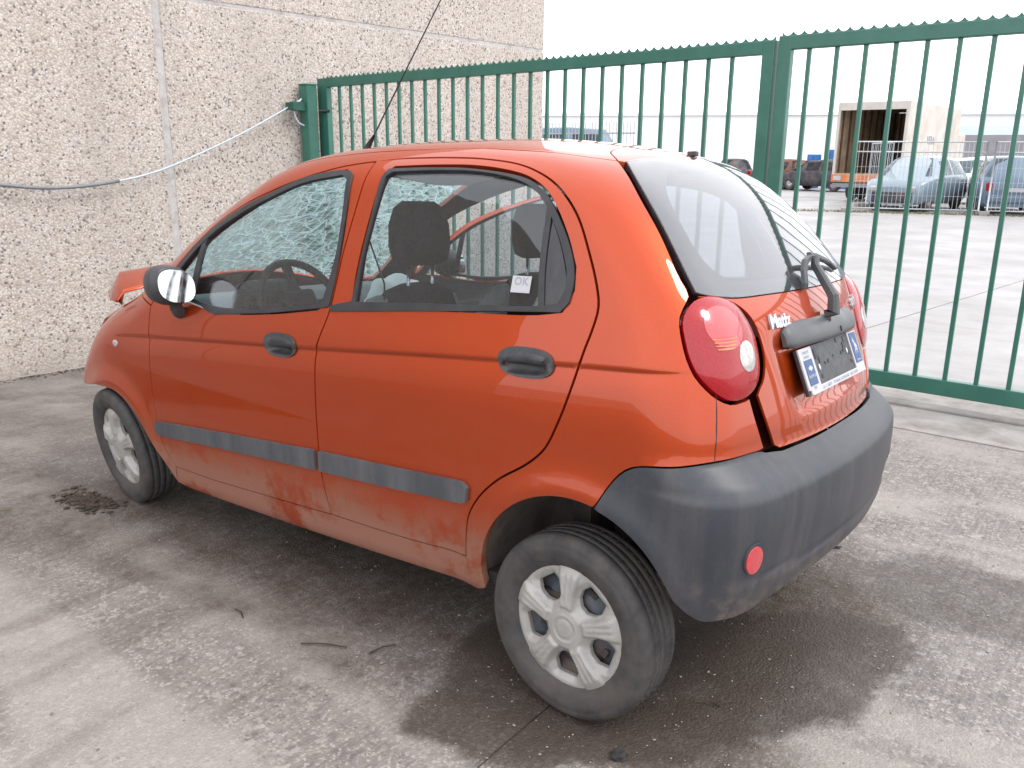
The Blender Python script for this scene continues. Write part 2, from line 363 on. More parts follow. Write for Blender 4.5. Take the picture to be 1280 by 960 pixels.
    MAT['burnt'] = simple('burnt_metal', (.035, .035, .045), .7, var=.5, scale=4, dirt=(.14, .10, .09))
    MAT['blue_plastic'] = simple('blue_plastic', (.03, .14, .40), .5, scale=3)
    MAT['orange_band'] = simple('orange_band', (.55, .15, .04), .5, var=.2, scale=3, dirt=(.5, .42, .32))
build_materials()

# ------------------------------------------------------------------ car body as one smooth solid F(x, y, z) = 0 (x forward, y left)
def pch(xs,ys):
    # monotone-ish cubic (catmull/pchip) interpolation
    xs=np.array(xs,float);ys=np.array(ys,float);h=np.diff(xs);d=np.diff(ys)/h
    m=np.zeros(len(xs));m[1:-1]=[(0 if d[i]*d[i+1]<=0 else (h[i]+h[i+1])*3/((2*h[i+1]+h[i])/d[i]+(h[i+1]+2*h[i])/d[i+1])) for i in range(len(d)-1)]
    m[0]=d[0];m[-1]=d[-1]
    def f(x):
        x=np.asarray(x,float);i=np.clip(np.searchsorted(xs,x)-1,0,len(h)-1)
        t=(x-xs[i])/h[i];o=np.clip(t,0,1)
        r=(2*o**3-3*o**2+1)*ys[i]+(o**3-2*o**2+o)*h[i]*m[i]+(-2*o**3+3*o**2)*ys[i+1]+(o**3-o**2)*h[i]*m[i+1]
        return r+np.where(t<0,(x-xs[0])*m[0],0)+np.where(t>1,(x-xs[-1])*m[-1],0)
    return f
YS=pch([.15,.25,.35,.45,.6,.8,.93,1.03,1.2,1.35,1.45,1.6],[.665,.700,.724,.738,.746,.746,.738,.718,.672,.624,.588,.52])
TX=pch([-.6,-.35,-.1,.2,1.0,1.9,2.3,2.5,2.7,2.9],[-.050,-.020,-.006,0,0,-.004,-.012,-.035,-.08,-.17])
ZC=pch([-.3,-.05,.1,.3,.55,.85,1.1,1.3,1.48,1.655,1.96,2.06,2.34,2.53,2.68,2.846,2.95],
       [1.40,1.487,1.522,1.555,1.576,1.583,1.576,1.560,1.525,1.465,1.31,1.25,1.085,1.005,.93,.785,.6])
XR=pch([.2,.27,.35,.42,.5,.6,.675,.712,.745,.80,.854,.975,1.06,1.12,1.2,1.3,1.43,1.49,1.6],
       [-.41,-.45,-.495,-.522,-.538,-.548,-.541,-.505,-.470,-.462,-.45,-.42,-.393,-.362,-.30,-.215,-.10,-.05,.05])
ZB=pch([-.6,-.4,-.2,.3,1.9,2.4,3],[.30,.27,.25,.235,.225,.25,.3])
CREASE=pch([-.6,-.27,-.12,.22,.54,.93,1.6,2.19,2.6],[.955,.959,.956,.942,.925,.902,.868,.835,.80])
def smax(a,b,k):
    h=np.maximum(k-np.abs(a-b),0)/k
    return np.maximum(a,b)+h*h*k*.25
def F(P):
    x,y,z=P[...,0],P[...,1],P[...,2];ay=np.abs(y)
    w=YS(z)+TX(x)
    # shoulder crease: small undercut just below the line
    fade=np.clip((x+.34)/.12,0,1)*np.clip((2.25-x)/.25,0,1)
    dz=CREASE(x)-z
    w=w-.0085*fade*np.exp(-np.maximum(dz,0)/.03)*(1/(1+np.exp(-np.clip(dz/.0022,-40,40))))
    # arch flares
    for cx,cz,r in((-.02,.285,.335),(2.30,.285,.345)):
        rr=np.hypot(x-cx,(z-cz));w=w+.011*np.exp(-((rr-r)/.045)**2)*(z<.75)
    f1=ay-w
    f2=XR(z)+.20*y*y-x
    f4=z-(ZC(x+.45*y*y*np.clip((x-.9)/.6,0,1))-.2*y*y)
    f5=ZB(x)-z
    f3=(x-2.93)+.35*y*y
    r=smax(f1,f2,.15);r=smax(r,f4,.11);r=smax(r,f3,.2);r=smax(r,f5,.05)
    return r
X0, X1, ZO, RA = .45, 2.2, .75, .7
def to_sp(P):
    P = np.atleast_2d(np.asarray(P, float)); x, y, z = P.T
    s = x.copy(); rad = np.abs(y)
    m = x < X0; s = np.where(m, X0 - RA*np.arctan2(X0-x, y), s); rad = np.where(m, np.hypot(X0-x, y), rad)
    m = x > X1; s = np.where(m, X1 + RA*np.arctan2(x-X1, y), s); rad = np.where(m, np.hypot(x-X1, y), rad)
    return np.stack([s, RA*np.arctan2(z-ZO, rad)], -1)
def from_sp(Q):
    s, v = Q[:, 0], Q[:, 1]; n = len(s)
    a = np.where(s < X0, (X0-s)/RA, np.where(s > X1, (s-X1)/RA, 0)); sg = np.where(s < X0, -1, 1)
    o = np.stack([np.clip(s, X0, X1), np.zeros(n), np.full(n, ZO)], -1); ph = v/RA
    d = np.stack([sg*np.sin(a)*np.cos(ph), np.cos(a)*np.cos(ph), np.sin(ph)], -1)
    return ray_out(o, d, .02, 2.2)
def ray_out(o, d, t0, t1):
    lo = np.full(len(o), t0); hi = np.full(len(o), t1)
    for _ in range(34):
        m = (lo+hi)/2; ins = F(o+d*m[:, None]) < 0
        lo = np.where(ins, m, lo); hi = np.where(ins, hi, m)
    return o+d*lo[:, None]
def from_xy(Q):
    n = len(Q); o = np.stack([Q[:, 0], Q[:, 1], np.full(n, .5)], -1); d = np.tile([0, 0, 1.], (n, 1))
    return ray_out(o, d, 0, 1.3)
def grad(P, e=.0012):
    g = np.stack([F(P+np.eye(3)[i]*e)-F(P-np.eye(3)[i]*e) for i in range(3)], -1)
    return g/np.linalg.norm(g, axis=1)[:, None]
def S(x, z):
    "point of the left flank at (x, z)"
    o = np.array([[x, 0., z]]); return tuple(ray_out(o, np.array([[0, 1., 0]]), .02, 1.3)[0])
def SS(L): return [S(*p) for p in L]
def T(x, y):
    return tuple(from_xy(np.array([[x, y]]))[0])
def B(y, z):
    o = np.array([[.3, y, z]]); return tuple(ray_out(o, np.array([[-1., 0, 0]]), .02, 1.2)[0])
def catmull(P, n=6):
    P = np.asarray(P, float)
    if len(P) < 3: return P
    E_ = np.vstack([2*P[0]-P[1], P, 2*P[-1]-P[-2]]); out = []
    for i in range(1, len(E_)-2):
        a, b, c, d = E_[i-1:i+3]
        ta = max(np.linalg.norm(b-a), 1e-6)**.5; tb = max(np.linalg.norm(c-b), 1e-6)**.5; tcc = max(np.linalg.norm(d-c), 1e-6)**.5
        m1 = (c-b)/tb*1.0; m1 = ((b-a)/ta - (c-a)/(ta+tb) + (c-b)/tb)*tb; m2 = ((c-b)/tb - (d-b)/(tb+tcc) + (d-c)/tcc)*tb
        for k in range(n):
            t = k/n; t2, t3 = t*t, t*t*t
            out.append((2*t3-3*t2+1)*b+(t3-2*t2+t)*m1+(-2*t3+3*t2)*c+(t3-t2)*m2)
    out.append(P[-1]); return np.array(out)
def resample(P, h):
    P = np.asarray(P); d = np.r_[0, np.cumsum(np.linalg.norm(np.diff(P, axis=0), axis=1))]
    n = max(2, int(round(d[-1]/h))+1); t = np.linspace(0, d[-1], n)
    return np.stack([np.interp(t, d, P[:, i]) for i in range(P.shape[1])], -1)
def loop2(segs, mode, h=.014):
    """segs: list of smooth runs of 3D points; corners where runs meet. Returns closed param polygon."""
    out = []
    conv = to_sp if mode == 'sp' else (lambda P: np.asarray(P, float)[:, :2])
    runs = [conv(np.array([tuple(q) for q in s])) for s in segs]
    for i, r in enumerate(runs):
        c = resample(catmull(r), h) if len(r) > 1 else r
        out.append(c)
        nx = runs[(i+1) % len(runs)][0]
        if np.linalg.norm(nx-c[-1]) > h*1.5: out.append(resample(np.array([c[-1], nx]), h)[1:-1])
    P = np.vstack(out); keep = [0]
    for i in range(1, len(P)):
        if np.linalg.norm(P[i]-P[keep[-1]]) > h*.35: keep.append(i)
    while np.linalg.norm(P[keep[-1]]-P[0]) < h*.35: keep.pop()
    return P[keep]
def area(P): x, y = P.T; return .5*np.sum(x*np.roll(y, -1)-np.roll(x, -1)*y)
def inset(P, d):
    if area(P) < 0: P = P[::-1]
    if d == 0: return P
    a = P-np.roll(P, 1, 0); b = np.roll(P, -1, 0)-P
    na = np.stack([-a[:, 1], a[:, 0]], -1)/np.linalg.norm(a, axis=1)[:, None]; nb = np.stack([-b[:, 1], b[:, 0]], -1)/np.linalg.norm(b, axis=1)[:, None]
    n = na+nb; n /= np.maximum(np.linalg.norm(n, axis=1)[:, None], .5); n /= np.maximum(np.linalg.norm(n, axis=1)[:, None], 1e-6)
    k = 1/np.clip((n*na).sum(1), .6, 1)
    return P+n*(d*k)[:, None]
def inside(Q, P):
    x, y = Q[:, 0][:, None], Q[:, 1][:, None]; ax, ay = P[:, 0][None], P[:, 1][None]; bx, by = np.roll(P[:, 0], -1)[None], np.roll(P[:, 1], -1)[None]
    r = np.zeros(len(Q), bool)
    for i in range(0, len(Q), 4000):
        X, Y = x[i:i+4000], y[i:i+4000]
        c = ((ay > Y) != (by > Y)) & (X < (bx-ax)*(Y-ay)/np.where(by == ay, 1e-12, by-ay)+ax)
        r[i:i+4000] = c.sum(1) % 2 == 1
    return r
def segd(Q, P):
    A, Bq = P, np.roll(P, -1, 0); ab = Bq-A; L2_ = np.maximum((ab**2).sum(1), 1e-12); r = np.zeros(len(Q))
    for i in range(0, len(Q), 1500):
        q = Q[i:i+1500, None]-A[None]; t = np.clip((q*ab[None]).sum(2)/L2_, 0, 1); r[i:i+1500] = np.sqrt(((q-t[..., None]*ab[None])**2).sum(2)).min(1)
    return r
def mind(Q, P):
    r = np.zeros(len(Q))
    for i in range(0, len(Q), 2000): r[i:i+2000] = np.sqrt(((Q[i:i+2000, None]-P[None])**2).sum(2)).min(1)
    return r
CREASED = {'front_door', 'rear_door', 'side_frame', 'front_wing'}
def panel(name, segs, parent, mats, side=1, mode='sp', holes=(), off=0., thick=.025, ins=.003, h=.016, dens=.022, bulge=None, disp=None, label=None, dome=None, hole_ins=0.):
    """a pressed panel: outer skin on the body surface, a folded edge and an inner skin"""
    outer = inset(loop2(segs, mode, h), ins) if not isinstance(segs, np.ndarray) else inset(segs, ins)
    hs = [inset(loop2(s, mode, h) if not isinstance(s, np.ndarray) else s, -hole_ins) for s in holes]
    allb = np.vstack([outer]+hs)
    lo, hi = outer.min(0), outer.max(0)
    gx = np.arange(lo[0], hi[0], dens); gy = np.arange(lo[1], hi[1], dens)
    G = np.array([(x+(j % 2)*dens*.5, y) for j, y in enumerate(gy) for x in gx])
    if len(G):
        m = inside(G, outer)
        for q in hs: m &= ~inside(G, q)
        G = G[m]
        if len(G): G = G[mind(G, allb) > dens*.45]
    if name in CREASED and len(G):
        xs = np.arange(-.42, 2.3, .014); rows = []
        for d in (.014, .006, .002, -.001, -.004, -.009, -.018):
            zz = CREASE(xs)+d; rows.append(to_sp(ray_out(np.stack([xs, 0*xs, zz], -1), np.tile([0, 1., 0], (len(xs), 1)), .02, 1.3)))
        Rw = np.vstack(rows); mid_ = rows[3]
        G = G[mind(G, mid_) > .024]; m = inside(Rw, outer)
        for q in hs: m &= ~inside(Rw, q)
        Rw = Rw[m]; Rw = Rw[mind(Rw, allb) > .006]; G = np.vstack([G, Rw])
    V2 = np.vstack([allb, G]) if len(G) else allb
    edges = []; k = 0
    for q in [outer]+hs:
        n = len(q); edges += [(k+i, k+(i+1) % n) for i in range(n)]; k += n
    r = delaunay_2d_cdt([Vector(v) for v in V2], edges, [], 0, 1e-7)
    V = np.array([tuple(v) for v in r[0]]); Fc = np.array([f for f in r[2] if len(f) == 3])
    cen = V[Fc].mean(1); m = inside(cen, outer)
    for q in hs: m &= ~inside(cen, q)
    Fc = Fc[m]
    a2 = np.cross(V[Fc[:, 1]]-V[Fc[:, 0]], V[Fc[:, 2]]-V[Fc[:, 0]]); Fc = Fc[np.abs(a2) > 1e-9]
    def shape(V):
        P = from_sp(V) if mode == 'sp' else from_xy(V)
        N = grad(P); P0 = P
        if bulge:
            hgt, wid = bulge; dd = segd(V, outer); P = P+N*(hgt*(1-np.exp(-dd/wid)))[:, None]
        if dome is not None: P = P+N*(dome[1]*(1-np.exp(-segd(V, dome[0])/dome[2])))[:, None]
        P = P+N*off
        if disp: P = disp(P, N)
        return P, N
    P, N = shape(V)
    if bulge or disp or dome is not None:
        e = .0015; cI = V.mean(0); s0 = np.where(V[:, :1] > cI[0], -e, e); s1 = np.where(V[:, 1:] > cI[1], -e, e)
        Pa, _ = shape(V+np.hstack([s0, 0*s0])); Pb, _ = shape(V+np.hstack([0*s1, s1]))
        A = np.cross((Pa-P)*np.sign(s0), (Pb-P)*np.sign(s1)); A /= np.maximum(np.linalg.norm(A, axis=1)[:, None], 1e-12); A *= np.sign((A*N).sum(1))[:, None]; N2 = A
    else: N2 = N
    # orientation
    fn = np.cross(P[Fc[:, 1]]-P[Fc[:, 0]], P[Fc[:, 2]]-P[Fc[:, 0]])
    flip = (fn*N[Fc[:, 0]]).sum(1) < 0; Fc[flip] = Fc[flip][:, ::-1]
    # boundary edges
    E_ = {}
    for f in Fc:
        for i in range(3): E_[(f[i], f[(i+1) % 3])] = 1
    bd = [e for e in E_ if (e[1], e[0]) not in E_]
    I = P-N*thick; n = len(P)
    verts = list(P)+list(I); nrm = list(N2)+list(-N2); faces = [tuple(f) for f in Fc]+[tuple(n+f[::-1]) for f in Fc]; mi = [0]*len(Fc)+[1]*len(Fc)
    # folded edge with its own vertices and a tiny radius
    used = {}; k = 2*n
    for a, b in bd:
        t = P[b]-P[a]; w = np.cross(t, N[a]); w /= max(np.linalg.norm(w), 1e-9)
        q = [P[a], P[b], I[b], I[a]]; verts += q; nrm += [(w+N[a]*.35)]*2+[w]*2
        faces.append((k+1, k, k+3, k+2)); mi.append(0); k += 4
    verts = np.array(verts); nrm = np.array(nrm); nrm /= np.maximum(np.linalg.norm(nrm, axis=1)[:, None], 1e-9)
    if side < 0:
        verts[:, 1] *= -1; nrm[:, 1] *= -1; faces = [f[::-1] for f in faces]
    me = bpy.data.meshes.new(name); me.from_pydata(verts.tolist(), [], faces)
    for mt in (mats if isinstance(mats, (list, tuple)) else [mats, mats]): me.materials.append(mt)
    me.polygons.foreach_set('material_index', mi); me.polygons.foreach_set('use_smooth', [True]*len(faces))
    me.normals_split_custom_set_from_vertices([tuple(v) for v in nrm])
    o = mobj(name, me, parent)
    if label: o['label'] = label
    return o

# ------------------------------------------------------------------ the car
CARROT = Matrix(((0.999001, -0.00758, 0.044045), (0.009733, 0.998757, -0.048875), (-0.043619, 0.049254, 0.997833))).to_4x4()
car = bpy.data.objects.new('hatchback_car', None); link(car); car.matrix_world = CARROT
tag(car, 'dusty orange hatchback with shattered windscreen and crumpled nose, nearest vehicle by the gate', 'car')
PM = [MAT['paint'], MAT['interior_dark']]; PP = [MAT['paint'], MAT['inner_paint']]
SEAMF = [(.868, 1.487), (.98, 1.478), (1.065, 1.465), (1.216, 1.432), (1.361, 1.391), (1.50, 1.345), (1.63, 1.285), (1.72, 1.218), (1.80, 1.140), (1.875, 1.055), (1.935, .975)]
DFRONT = [(1.935, .975), (1.945, .88), (1.952, .75), (1.948, .60), (1.93, .48), (1.90, .39), (1.86, .335)]
BEDGE = [(.925, .346), (.945, .46), (.952, .57), (.957, .70), (.956, .82), (.952, .90), (.930, .955), (.905, 1.02), (.893, 1.10), (.886, 1.20), (.870, 1.33), (.852, 1.487)]
DRBOT = [(.356, .352), (.60, .346), (.925, .346)]
DREAR = [(.712, 1.4935), (.565, 1.490), (.398, 1.479), (.295, 1.464), (.216, 1.442), (.133, 1.404), (.044, 1.328), (-.016, 1.230), (-.056, 1.145), (-.068, 1.10), (-.060, 1.045), (-.046, .995), (-.018, .895), (.016, .803), (.056, .728), (.110, .678), (.208, .615), (.275, .552), (.316, .487), (.328, .422), (.335, .356)]
ARC = (-.025, .305, .306)
def arc_pts(a0, a1, n=18, c=ARC): return [(c[0]+c[2]*math.cos(R(a0+(a1-a0)*i/n)), c[1]+c[2]*math.sin(R(a0+(a1-a0)*i/n))) for i in range(n+1)]
APILL = [(1.36, .505), (1.45, .525), (1.60, .552), (1.75, .577), (1.90, .602), (2.04, .625), (2.14, .640)]
ROOFL = [(.045, .430), (.10, .462), (.2, .485), (.4, .498), (.8, .505), (1.15, .505), (1.36, .505)]
GAPB = [(.048, .427, 1.467), (-.02, .480, 1.421), (-.083, .525, 1.364), (-.168, .563, 1.266), (-.230, .592, 1.180), (-.269, .600, 1.132)]
LAMP = [(-.290, .556, 1.132), (-.275, .604, 1.121), (-.270, .645, 1.082), (-.285, .658, 1.032), (-.303, .661, .986), (-.322, .654, .951), (-.355, .622, .907), (-.376, .579, .885), (-.388, .521, .886), (-.394, .470, .908), (-.389, .442, .945), (-.372, .432, 1.013), (-.351, .444, 1.066), (-.323, .472, 1.110), (-.304, .516, 1.128)]
LAMPB = [(-.267, .605, 1.132), (-.268, .650, 1.083), (-.283, .663, 1.032), (-.301, .666, .984), (-.320, .659, .947), (-.353, .627, .902), (-.376, .580, .879), (-.390, .520, .880)]
GLOWL = [(-.392, .505, .884), (-.410, .492, .817), (-.431, .473, .752)]
BTOP = [(-.103, .751, .604), (-.137, .740, .663), (-.175, .737, .708), (-.213, .735, .727), (-.308, .718, .737), (-.374, .659, .747), (-.429, .494, .749)]
BTOPC = [(-.429, .494, .749), (-.452, .477, .738), (-.465, .416, .734), (-.482, .244, .735), (-.489, .040, .738)]
FARC = [(2.60, .575), (2.52, .585), (2.45, .598), (2.343, .603), (2.24, .598), (2.16, .570), (2.106, .536), (2.02, .450), (1.943, .362), (1.90, .295), (1.885, .262)]
HOODE = [(2.14, .640), (2.3, .632), (2.5, .612), (2.64, .575), (2.72, .52)]
def ST(L): return [T(*p) for p in L]

for sd in (1, -1):
    # side frame: roof rail, A and C pillars, rear wing, sill
    segs = [ST(ROOFL), ST(APILL), [S(1.935, .975)][:1], SS(SEAMF[::-1]), [S(.852, 1.487)], SS(DREAR), SS(DRBOT), SS([(1.60, .330)]), SS([(1.86, .335)]), SS([(1.885, .262)]), SS([(1.8, .248), (1.0, .243), (.32, .248)]),
            SS([(.283, .262)]), SS(arc_pts(-6, 104)), BTOP, GLOWL[::-1], LAMPB[::-1], GAPB[::-1]]
    sp = panel('side_frame', segs, car, [MAT['paint'], MAT['interior_dark']], sd, thick=.03, ins=.0022, h=.014, dens=.02)
    # fuel flap style wing joint below the lamp
    j = panel('wing_seam', [[(-.355, .6215, .905), (-.379, .656, .744)], [(-.380, .6535, .744), (-.356, .619, .905)]], car, MAT['interior_dark'], sd, off=.0006, thick=.003, ins=0, h=.03, dens=.05)
    fen = panel('front_wing', [ST(HOODE), [(2.76, .50, .80), (2.74, .56, .68), (2.68, .62, .60)], SS(FARC), SS([(1.86, .335)]), SS(DFRONT[::-1])], car, PP, sd, thick=.02, ins=.0028, dens=.02,
                disp=(lambda P, N: P - N*(.018*np.exp(-((P[:, 0]-2.62)/.10)**2)*np.clip((P[:, 2]-.6)/.2, 0, 1))[:, None]))
    # wheel housings
    bm = bmesh.new()
    for (cx, cz, r, a0, a1, zl) in ((-.02, .30, .322, -4, 160, 0), (2.29, .29, .335, 78, 184, 0)):
        ring = [(cx+r*math.cos(R(a)), cz+r*math.sin(R(a))) for a in range(a0, a1+1, 9)]
        A = [bm.verts.new((x, .70*sd, z)) for x, z in ring]; Bv = [bm.verts.new((x, .36*sd, z)) for x, z in ring]
        for i in range(len(ring)-1): bm.faces.new((A[i], A[i+1], Bv[i+1], Bv[i])).smooth = True
        bm.faces.new(Bv)
    from_bm('wheel_housing', bm, MAT['housing'], car)

def door(sd, front):
    if sd > 0 or not front: root = car
    nm = 'front_door' if front else 'rear_door'
    if front:
        segs = [SS(SEAMF), SS(DFRONT), SS([(1.60, .330)]), SS(BEDGE)]
        seal = [[(1.704, .720, 1.012), (1.607, .723, .998), (1.541, .729, .977), (1.506, .730, .971)], [(1.506, .730, .971), (1.35, .728, .985), (1.203, .726, .998), (.925, .717, 1.034)],
                [(.905, .716, 1.040), (.896, .695, 1.121), (.900, .659, 1.244), (.910, .618, 1.368), (.922, .583, 1.445)], [(.935, .578, 1.456), (.975, .573, 1.462), (1.162, .583, 1.441), (1.317, .604, 1.393), (1.498, .617, 1.330), (1.620, .631, 1.270), (1.712, .653, 1.203), (1.79, .672, 1.125), (1.85, .69, 1.055)]]
        glass = [SS([(1.80, 1.045), (1.65, 1.022), (1.481, 1.003), (1.19, 1.020), (.968, 1.048)]), SS([(.940, 1.065), (.918, 1.195), (.925, 1.318), (.943, 1.425)]), SS([(.97, 1.440), (1.15, 1.418), (1.31, 1.370), (1.48, 1.308), (1.61, 1.243), (1.70, 1.175), (1.765, 1.11)])]
    else:
        segs = [SS([(.862, 1.4915), (.712, 1.4935)]), SS(DREAR[1:]), SS(DRBOT), SS(BEDGE)]
        seal = [[(.805, .711, 1.062), (.797, .683, 1.162), (.788, .636, 1.314), (.783, .590, 1.435)], [(.765, .575, 1.459), (.588, .576, 1.459), (.414, .579, 1.449), (.306, .585, 1.435), (.214, .595, 1.414), (.148, .613, 1.377), (.098, .633, 1.324), (.047, .655, 1.250), (.021, .671, 1.195), (.012, .684, 1.150), (.017, .696, 1.106)], [(.039, .704, 1.081), (.115, .705, 1.077), (.308, .709, 1.066), (.895, .719, 1.024)], [(.900, .716, 1.042), (.805, .711, 1.062)]]
        glass = [SS([(.785, 1.080), (.787, 1.162), (.775, 1.314), (.762, 1.432)]), SS([(.745, 1.444), (.579, 1.444), (.407, 1.436), (.310, 1.422), (.233, 1.402), (.170, 1.368), (.125, 1.320), (.077, 1.250), (.045, 1.185)]), SS([(.04, 1.14), (.055, 1.107)]), SS([(.11, 1.098), (.35, 1.086), (.785, 1.066)])]
    g2 = inset(loop2(glass, 'sp', .014), -.006)
    hc = (1.133, .898) if front else (.126, .947)
    w_ = .088 if not front else .082
    def ell(a, b, n=28, dz=0, e=2.6): return [S(hc[0]+a*math.copysign(abs(math.cos(t))**(2/e), math.cos(t)), hc[1]+dz+b*math.copysign(abs(math.sin(t))**(2/e), math.sin(t))) for t in np.linspace(0, 2*math.pi, n, endpoint=False)]
    d = panel(nm, segs, car, PM, sd, holes=[g2, inset(to_sp(np.array(ell(w_, .040))), .022)], hole_ins=.018, off=0, thick=.028, ins=.003, h=.014, dens=.02)
    panel('window_seal', seal, d, MAT['rubber_seal'], sd, holes=[g2], hole_ins=-.001, off=.0055, thick=.012, ins=0, dens=.05, h=.016)
    panel('window_glass', g2, d, MAT['side_glass'], sd, off=-.004, thick=.004, ins=-.004, dens=.05, h=.016)
    if front:
        panel('window_bar', [[S(1.632, 1.245), S(1.655, 1.018)], [S(1.680, 1.02), S(1.657, 1.232)]], d, MAT['rubber_seal'], sd, off=.004, thick=.012, ins=0, dens=.05)
        mould = [SS([(1.925, .517), (1.45, .545), (.966, .568)]), SS([(.966, .502), (1.45, .484), (1.92, .462)]), SS([(1.94, .472), (1.94, .505)])]
    else:
        panel('quarter_trim', [SS([(.112, 1.310), (.077, 1.254), (.045, 1.185), (.035, 1.14), (.050, 1.103)]), SS([(.090, 1.094), (.106, 1.2), (.114, 1.306)])], d, MAT['trim_plastic'], sd, off=.001, thick=.01, ins=0, dens=.04)
        panel('window_bar', [[S(.118, 1.330), S(.108, 1.2), S(.090, 1.092)], [S(.108, 1.092), S(.126, 1.2), S(.137, 1.350)]], d, MAT['rubber_seal'], sd, off=.005, thick=.012, ins=0, dens=.05)
        mould = [SS([(.942, .5685), (.6, .578), (.330, .586)]), SS([(.312, .572), (.318, .530)]), SS([(.335, .522), (.6, .512), (.945, .502)])]
    panel('side_moulding', mould, d, MAT['moulding_plastic'], sd, off=.013, thick=.02, ins=0, dens=.03, h=.02, bulge=None)
    # handle: oval dish with an upper grip and a hollow below
    hh = panel('door_handle', to_sp(np.array(ell(w_, .040))), d, MAT['trim_plastic'], sd, off=.002, thick=.006, ins=0, dens=.012, h=.01,
               disp=lambda P, N: P + N*(.004 - .026*np.clip(1-np.abs((P[:, 2]-(hc[1]-.012))/.019)**2.5, 0, 1)*np.clip(1-np.abs((P[:, 0]-hc[0])/(w_*.78))**4, 0, 1))[:, None])
    panel('grip', to_sp(np.array([S(hc[0]+w_*.9*math.cos(t), hc[1]+.001+(.031*abs(math.sin(t))**.8 if math.sin(t) > 0 else -.006*abs(math.sin(t)))) for t in np.linspace(0, 2*math.pi, 30, endpoint=False)])), hh, MAT['trim_plastic'], sd, off=.004, thick=.008, ins=0, dens=.015, bulge=(.009, .012))
    return d
doors = {(sd, fr): door(sd, fr) for sd in (1, -1) for fr in (True, False)}
# right front door hangs open about its hinge
rd_ = doors[(-1, True)]; hinge = Vector((1.90, -.70, 0)); ang = R(58)
rd_.matrix_local = Matrix.Translation(hinge) @ Matrix.Rotation(ang, 4, 'Z') @ Matrix.Translation(-hinge)
rd_['label'] = 'front passenger side door hanging open'

# roof, windscreen, bonnet, tailgate top
mir = lambda L: [(x, -y) for x, y in L][::-1]
REND = [(.045, .430), (.11, .36), (.150, .2), (.158, 0), (.150, -.2), (.11, -.36), (.045, -.430)]
WTOP = [(1.36, .505), (1.45, .42), (1.50, .25), (1.515, 0), (1.50, -.25), (1.45, -.42), (1.36, -.505)]
panel('roof', [ST(REND[::-1]), ST(ROOFL), ST(WTOP), ST(mir(ROOFL))], car, [MAT['paint'], MAT['headliner']], mode='xy', thick=.03, ins=.002, dens=.03, h=.02)
COWL = [(2.14, .640), (2.27, .55), (2.36, .35), (2.39, 0), (2.36, -.35), (2.27, -.55), (2.14, -.640)]
panel('windscreen', [ST(WTOP[::-1]), ST(APILL), ST(COWL), ST(mir(APILL))], car, MAT['shattered_glass'], mode='xy', off=-.003, thick=.005, ins=.004, dens=.035, h=.02,
      disp=lambda P, N: P - N*(.03*np.exp(-((P[:, 0]-1.95)/.22)**2-((P[:, 1]-.1)/.3)**2))[:, None])
wf = [ST([(1.36, .485), (1.43, .42), (1.475, .25), (1.49, 0), (1.475, -.25), (1.43, -.42), (1.36, -.485)]), ST([(1.36, -.505), (1.75, -.577), (2.13, -.640)]), ST(COWL[::-1])]
HFR = [(2.72, .52), (2.84, .35), (2.87, 0), (2.84, -.35), (2.72, -.52)]
def crumple(P, N):
    x, y = P[:, 0], P[:, 1]
    fold = .085*np.exp(-((x-2.70-.05*np.sin(5*y))/.13)**2) + .03*np.exp(-((x-2.48-.1*y)/.05)**2)
    d = P.copy(); d[:, 2] += fold*(1-.5*np.clip(np.abs(y)/.6, 0, 1)**2) + .012*np.sin(17*y+9*x)*np.clip((x-2.5)/.2, 0, 1) - .05*np.clip((x-2.78)/.1, 0, 1)
    return d
panel('bonnet', [ST(COWL[::-1]), ST(HOODE), ST(HFR), ST(mir(HOODE))], car, PP, mode='xy', thick=.015, ins=.004, dens=.025, h=.02, disp=crumple)
# torn flap of the bonnet bent up and forward
bm = bmesh.new(); rr = random.Random(3)
rows = [(2.36, .60, 1.00), (2.46, .57, 1.03), (2.56, .51, 1.06), (2.66, .45, 1.065), (2.71, .40, 1.04)]
lowr = [(2.38, .63, .945), (2.47, .61, .955), (2.56, .57, .965), (2.66, .50, .955), (2.70, .44, .90)]
inner = [(2.36, .30, 1.05), (2.48, .25, 1.085), (2.60, .2, 1.10), (2.70, .12, 1.085), (2.76, .08, 1.03)]
G = [[bm.verts.new((x, y, z+rr.uniform(-.006, .006))) for x, y, z in L] for L in (inner, rows, lowr)]
for a in range(2):
    for i in range(4): bm.faces.new((G[a][i], G[a][i+1], G[a+1][i+1], G[a+1][i])).smooth = True
bmesh.ops.subdivide_edges(bm, edges=bm.edges[:], cuts=2, use_grid_fill=True, smooth=.6)
bmesh.ops.solidify(bm, geom=bm.faces[:], thickness=.006)
bmesh.ops.recalc_face_normals(bm, faces=bm.faces[:])
from_bm('bonnet_flap', bm, MAT['paint'], car, True)['label'] = 'buckled corner of the bonnet bent upwards'
GTOP = [(.028, .415), (.018, .3), (.012, 0), (.018, -.3), (.028, -.415)]
tgt = panel('tailgate_top', [ST(GTOP[::-1]), ST(REND)], car, PP, mode='xy', thick=.02, ins=.003, dens=.02)
GL = [(.030, .413, 1.467), (-.02, .46, 1.425), (-.082, .505, 1.373), (-.177, .551, 1.264), (-.241, .577, 1.180), (-.271, .587, 1.139)]
GBOT = [(-.271, .587, 1.139), (-.287, .558, 1.129), (-.30, .52, 1.124), (-.320, .46, 1.120), (-.344, .295, 1.119), (-.358, .1, 1.119)]
my = lambda L: [(x, -y, z) for x, y, z in L][::-1]
mr = lambda L: [(x, -y, z) for x, y, z in L]
GTOP3 = ST([(.030, .413), (.022, .3), (.016, 0), (.022, -.3), (.030, -.413)])
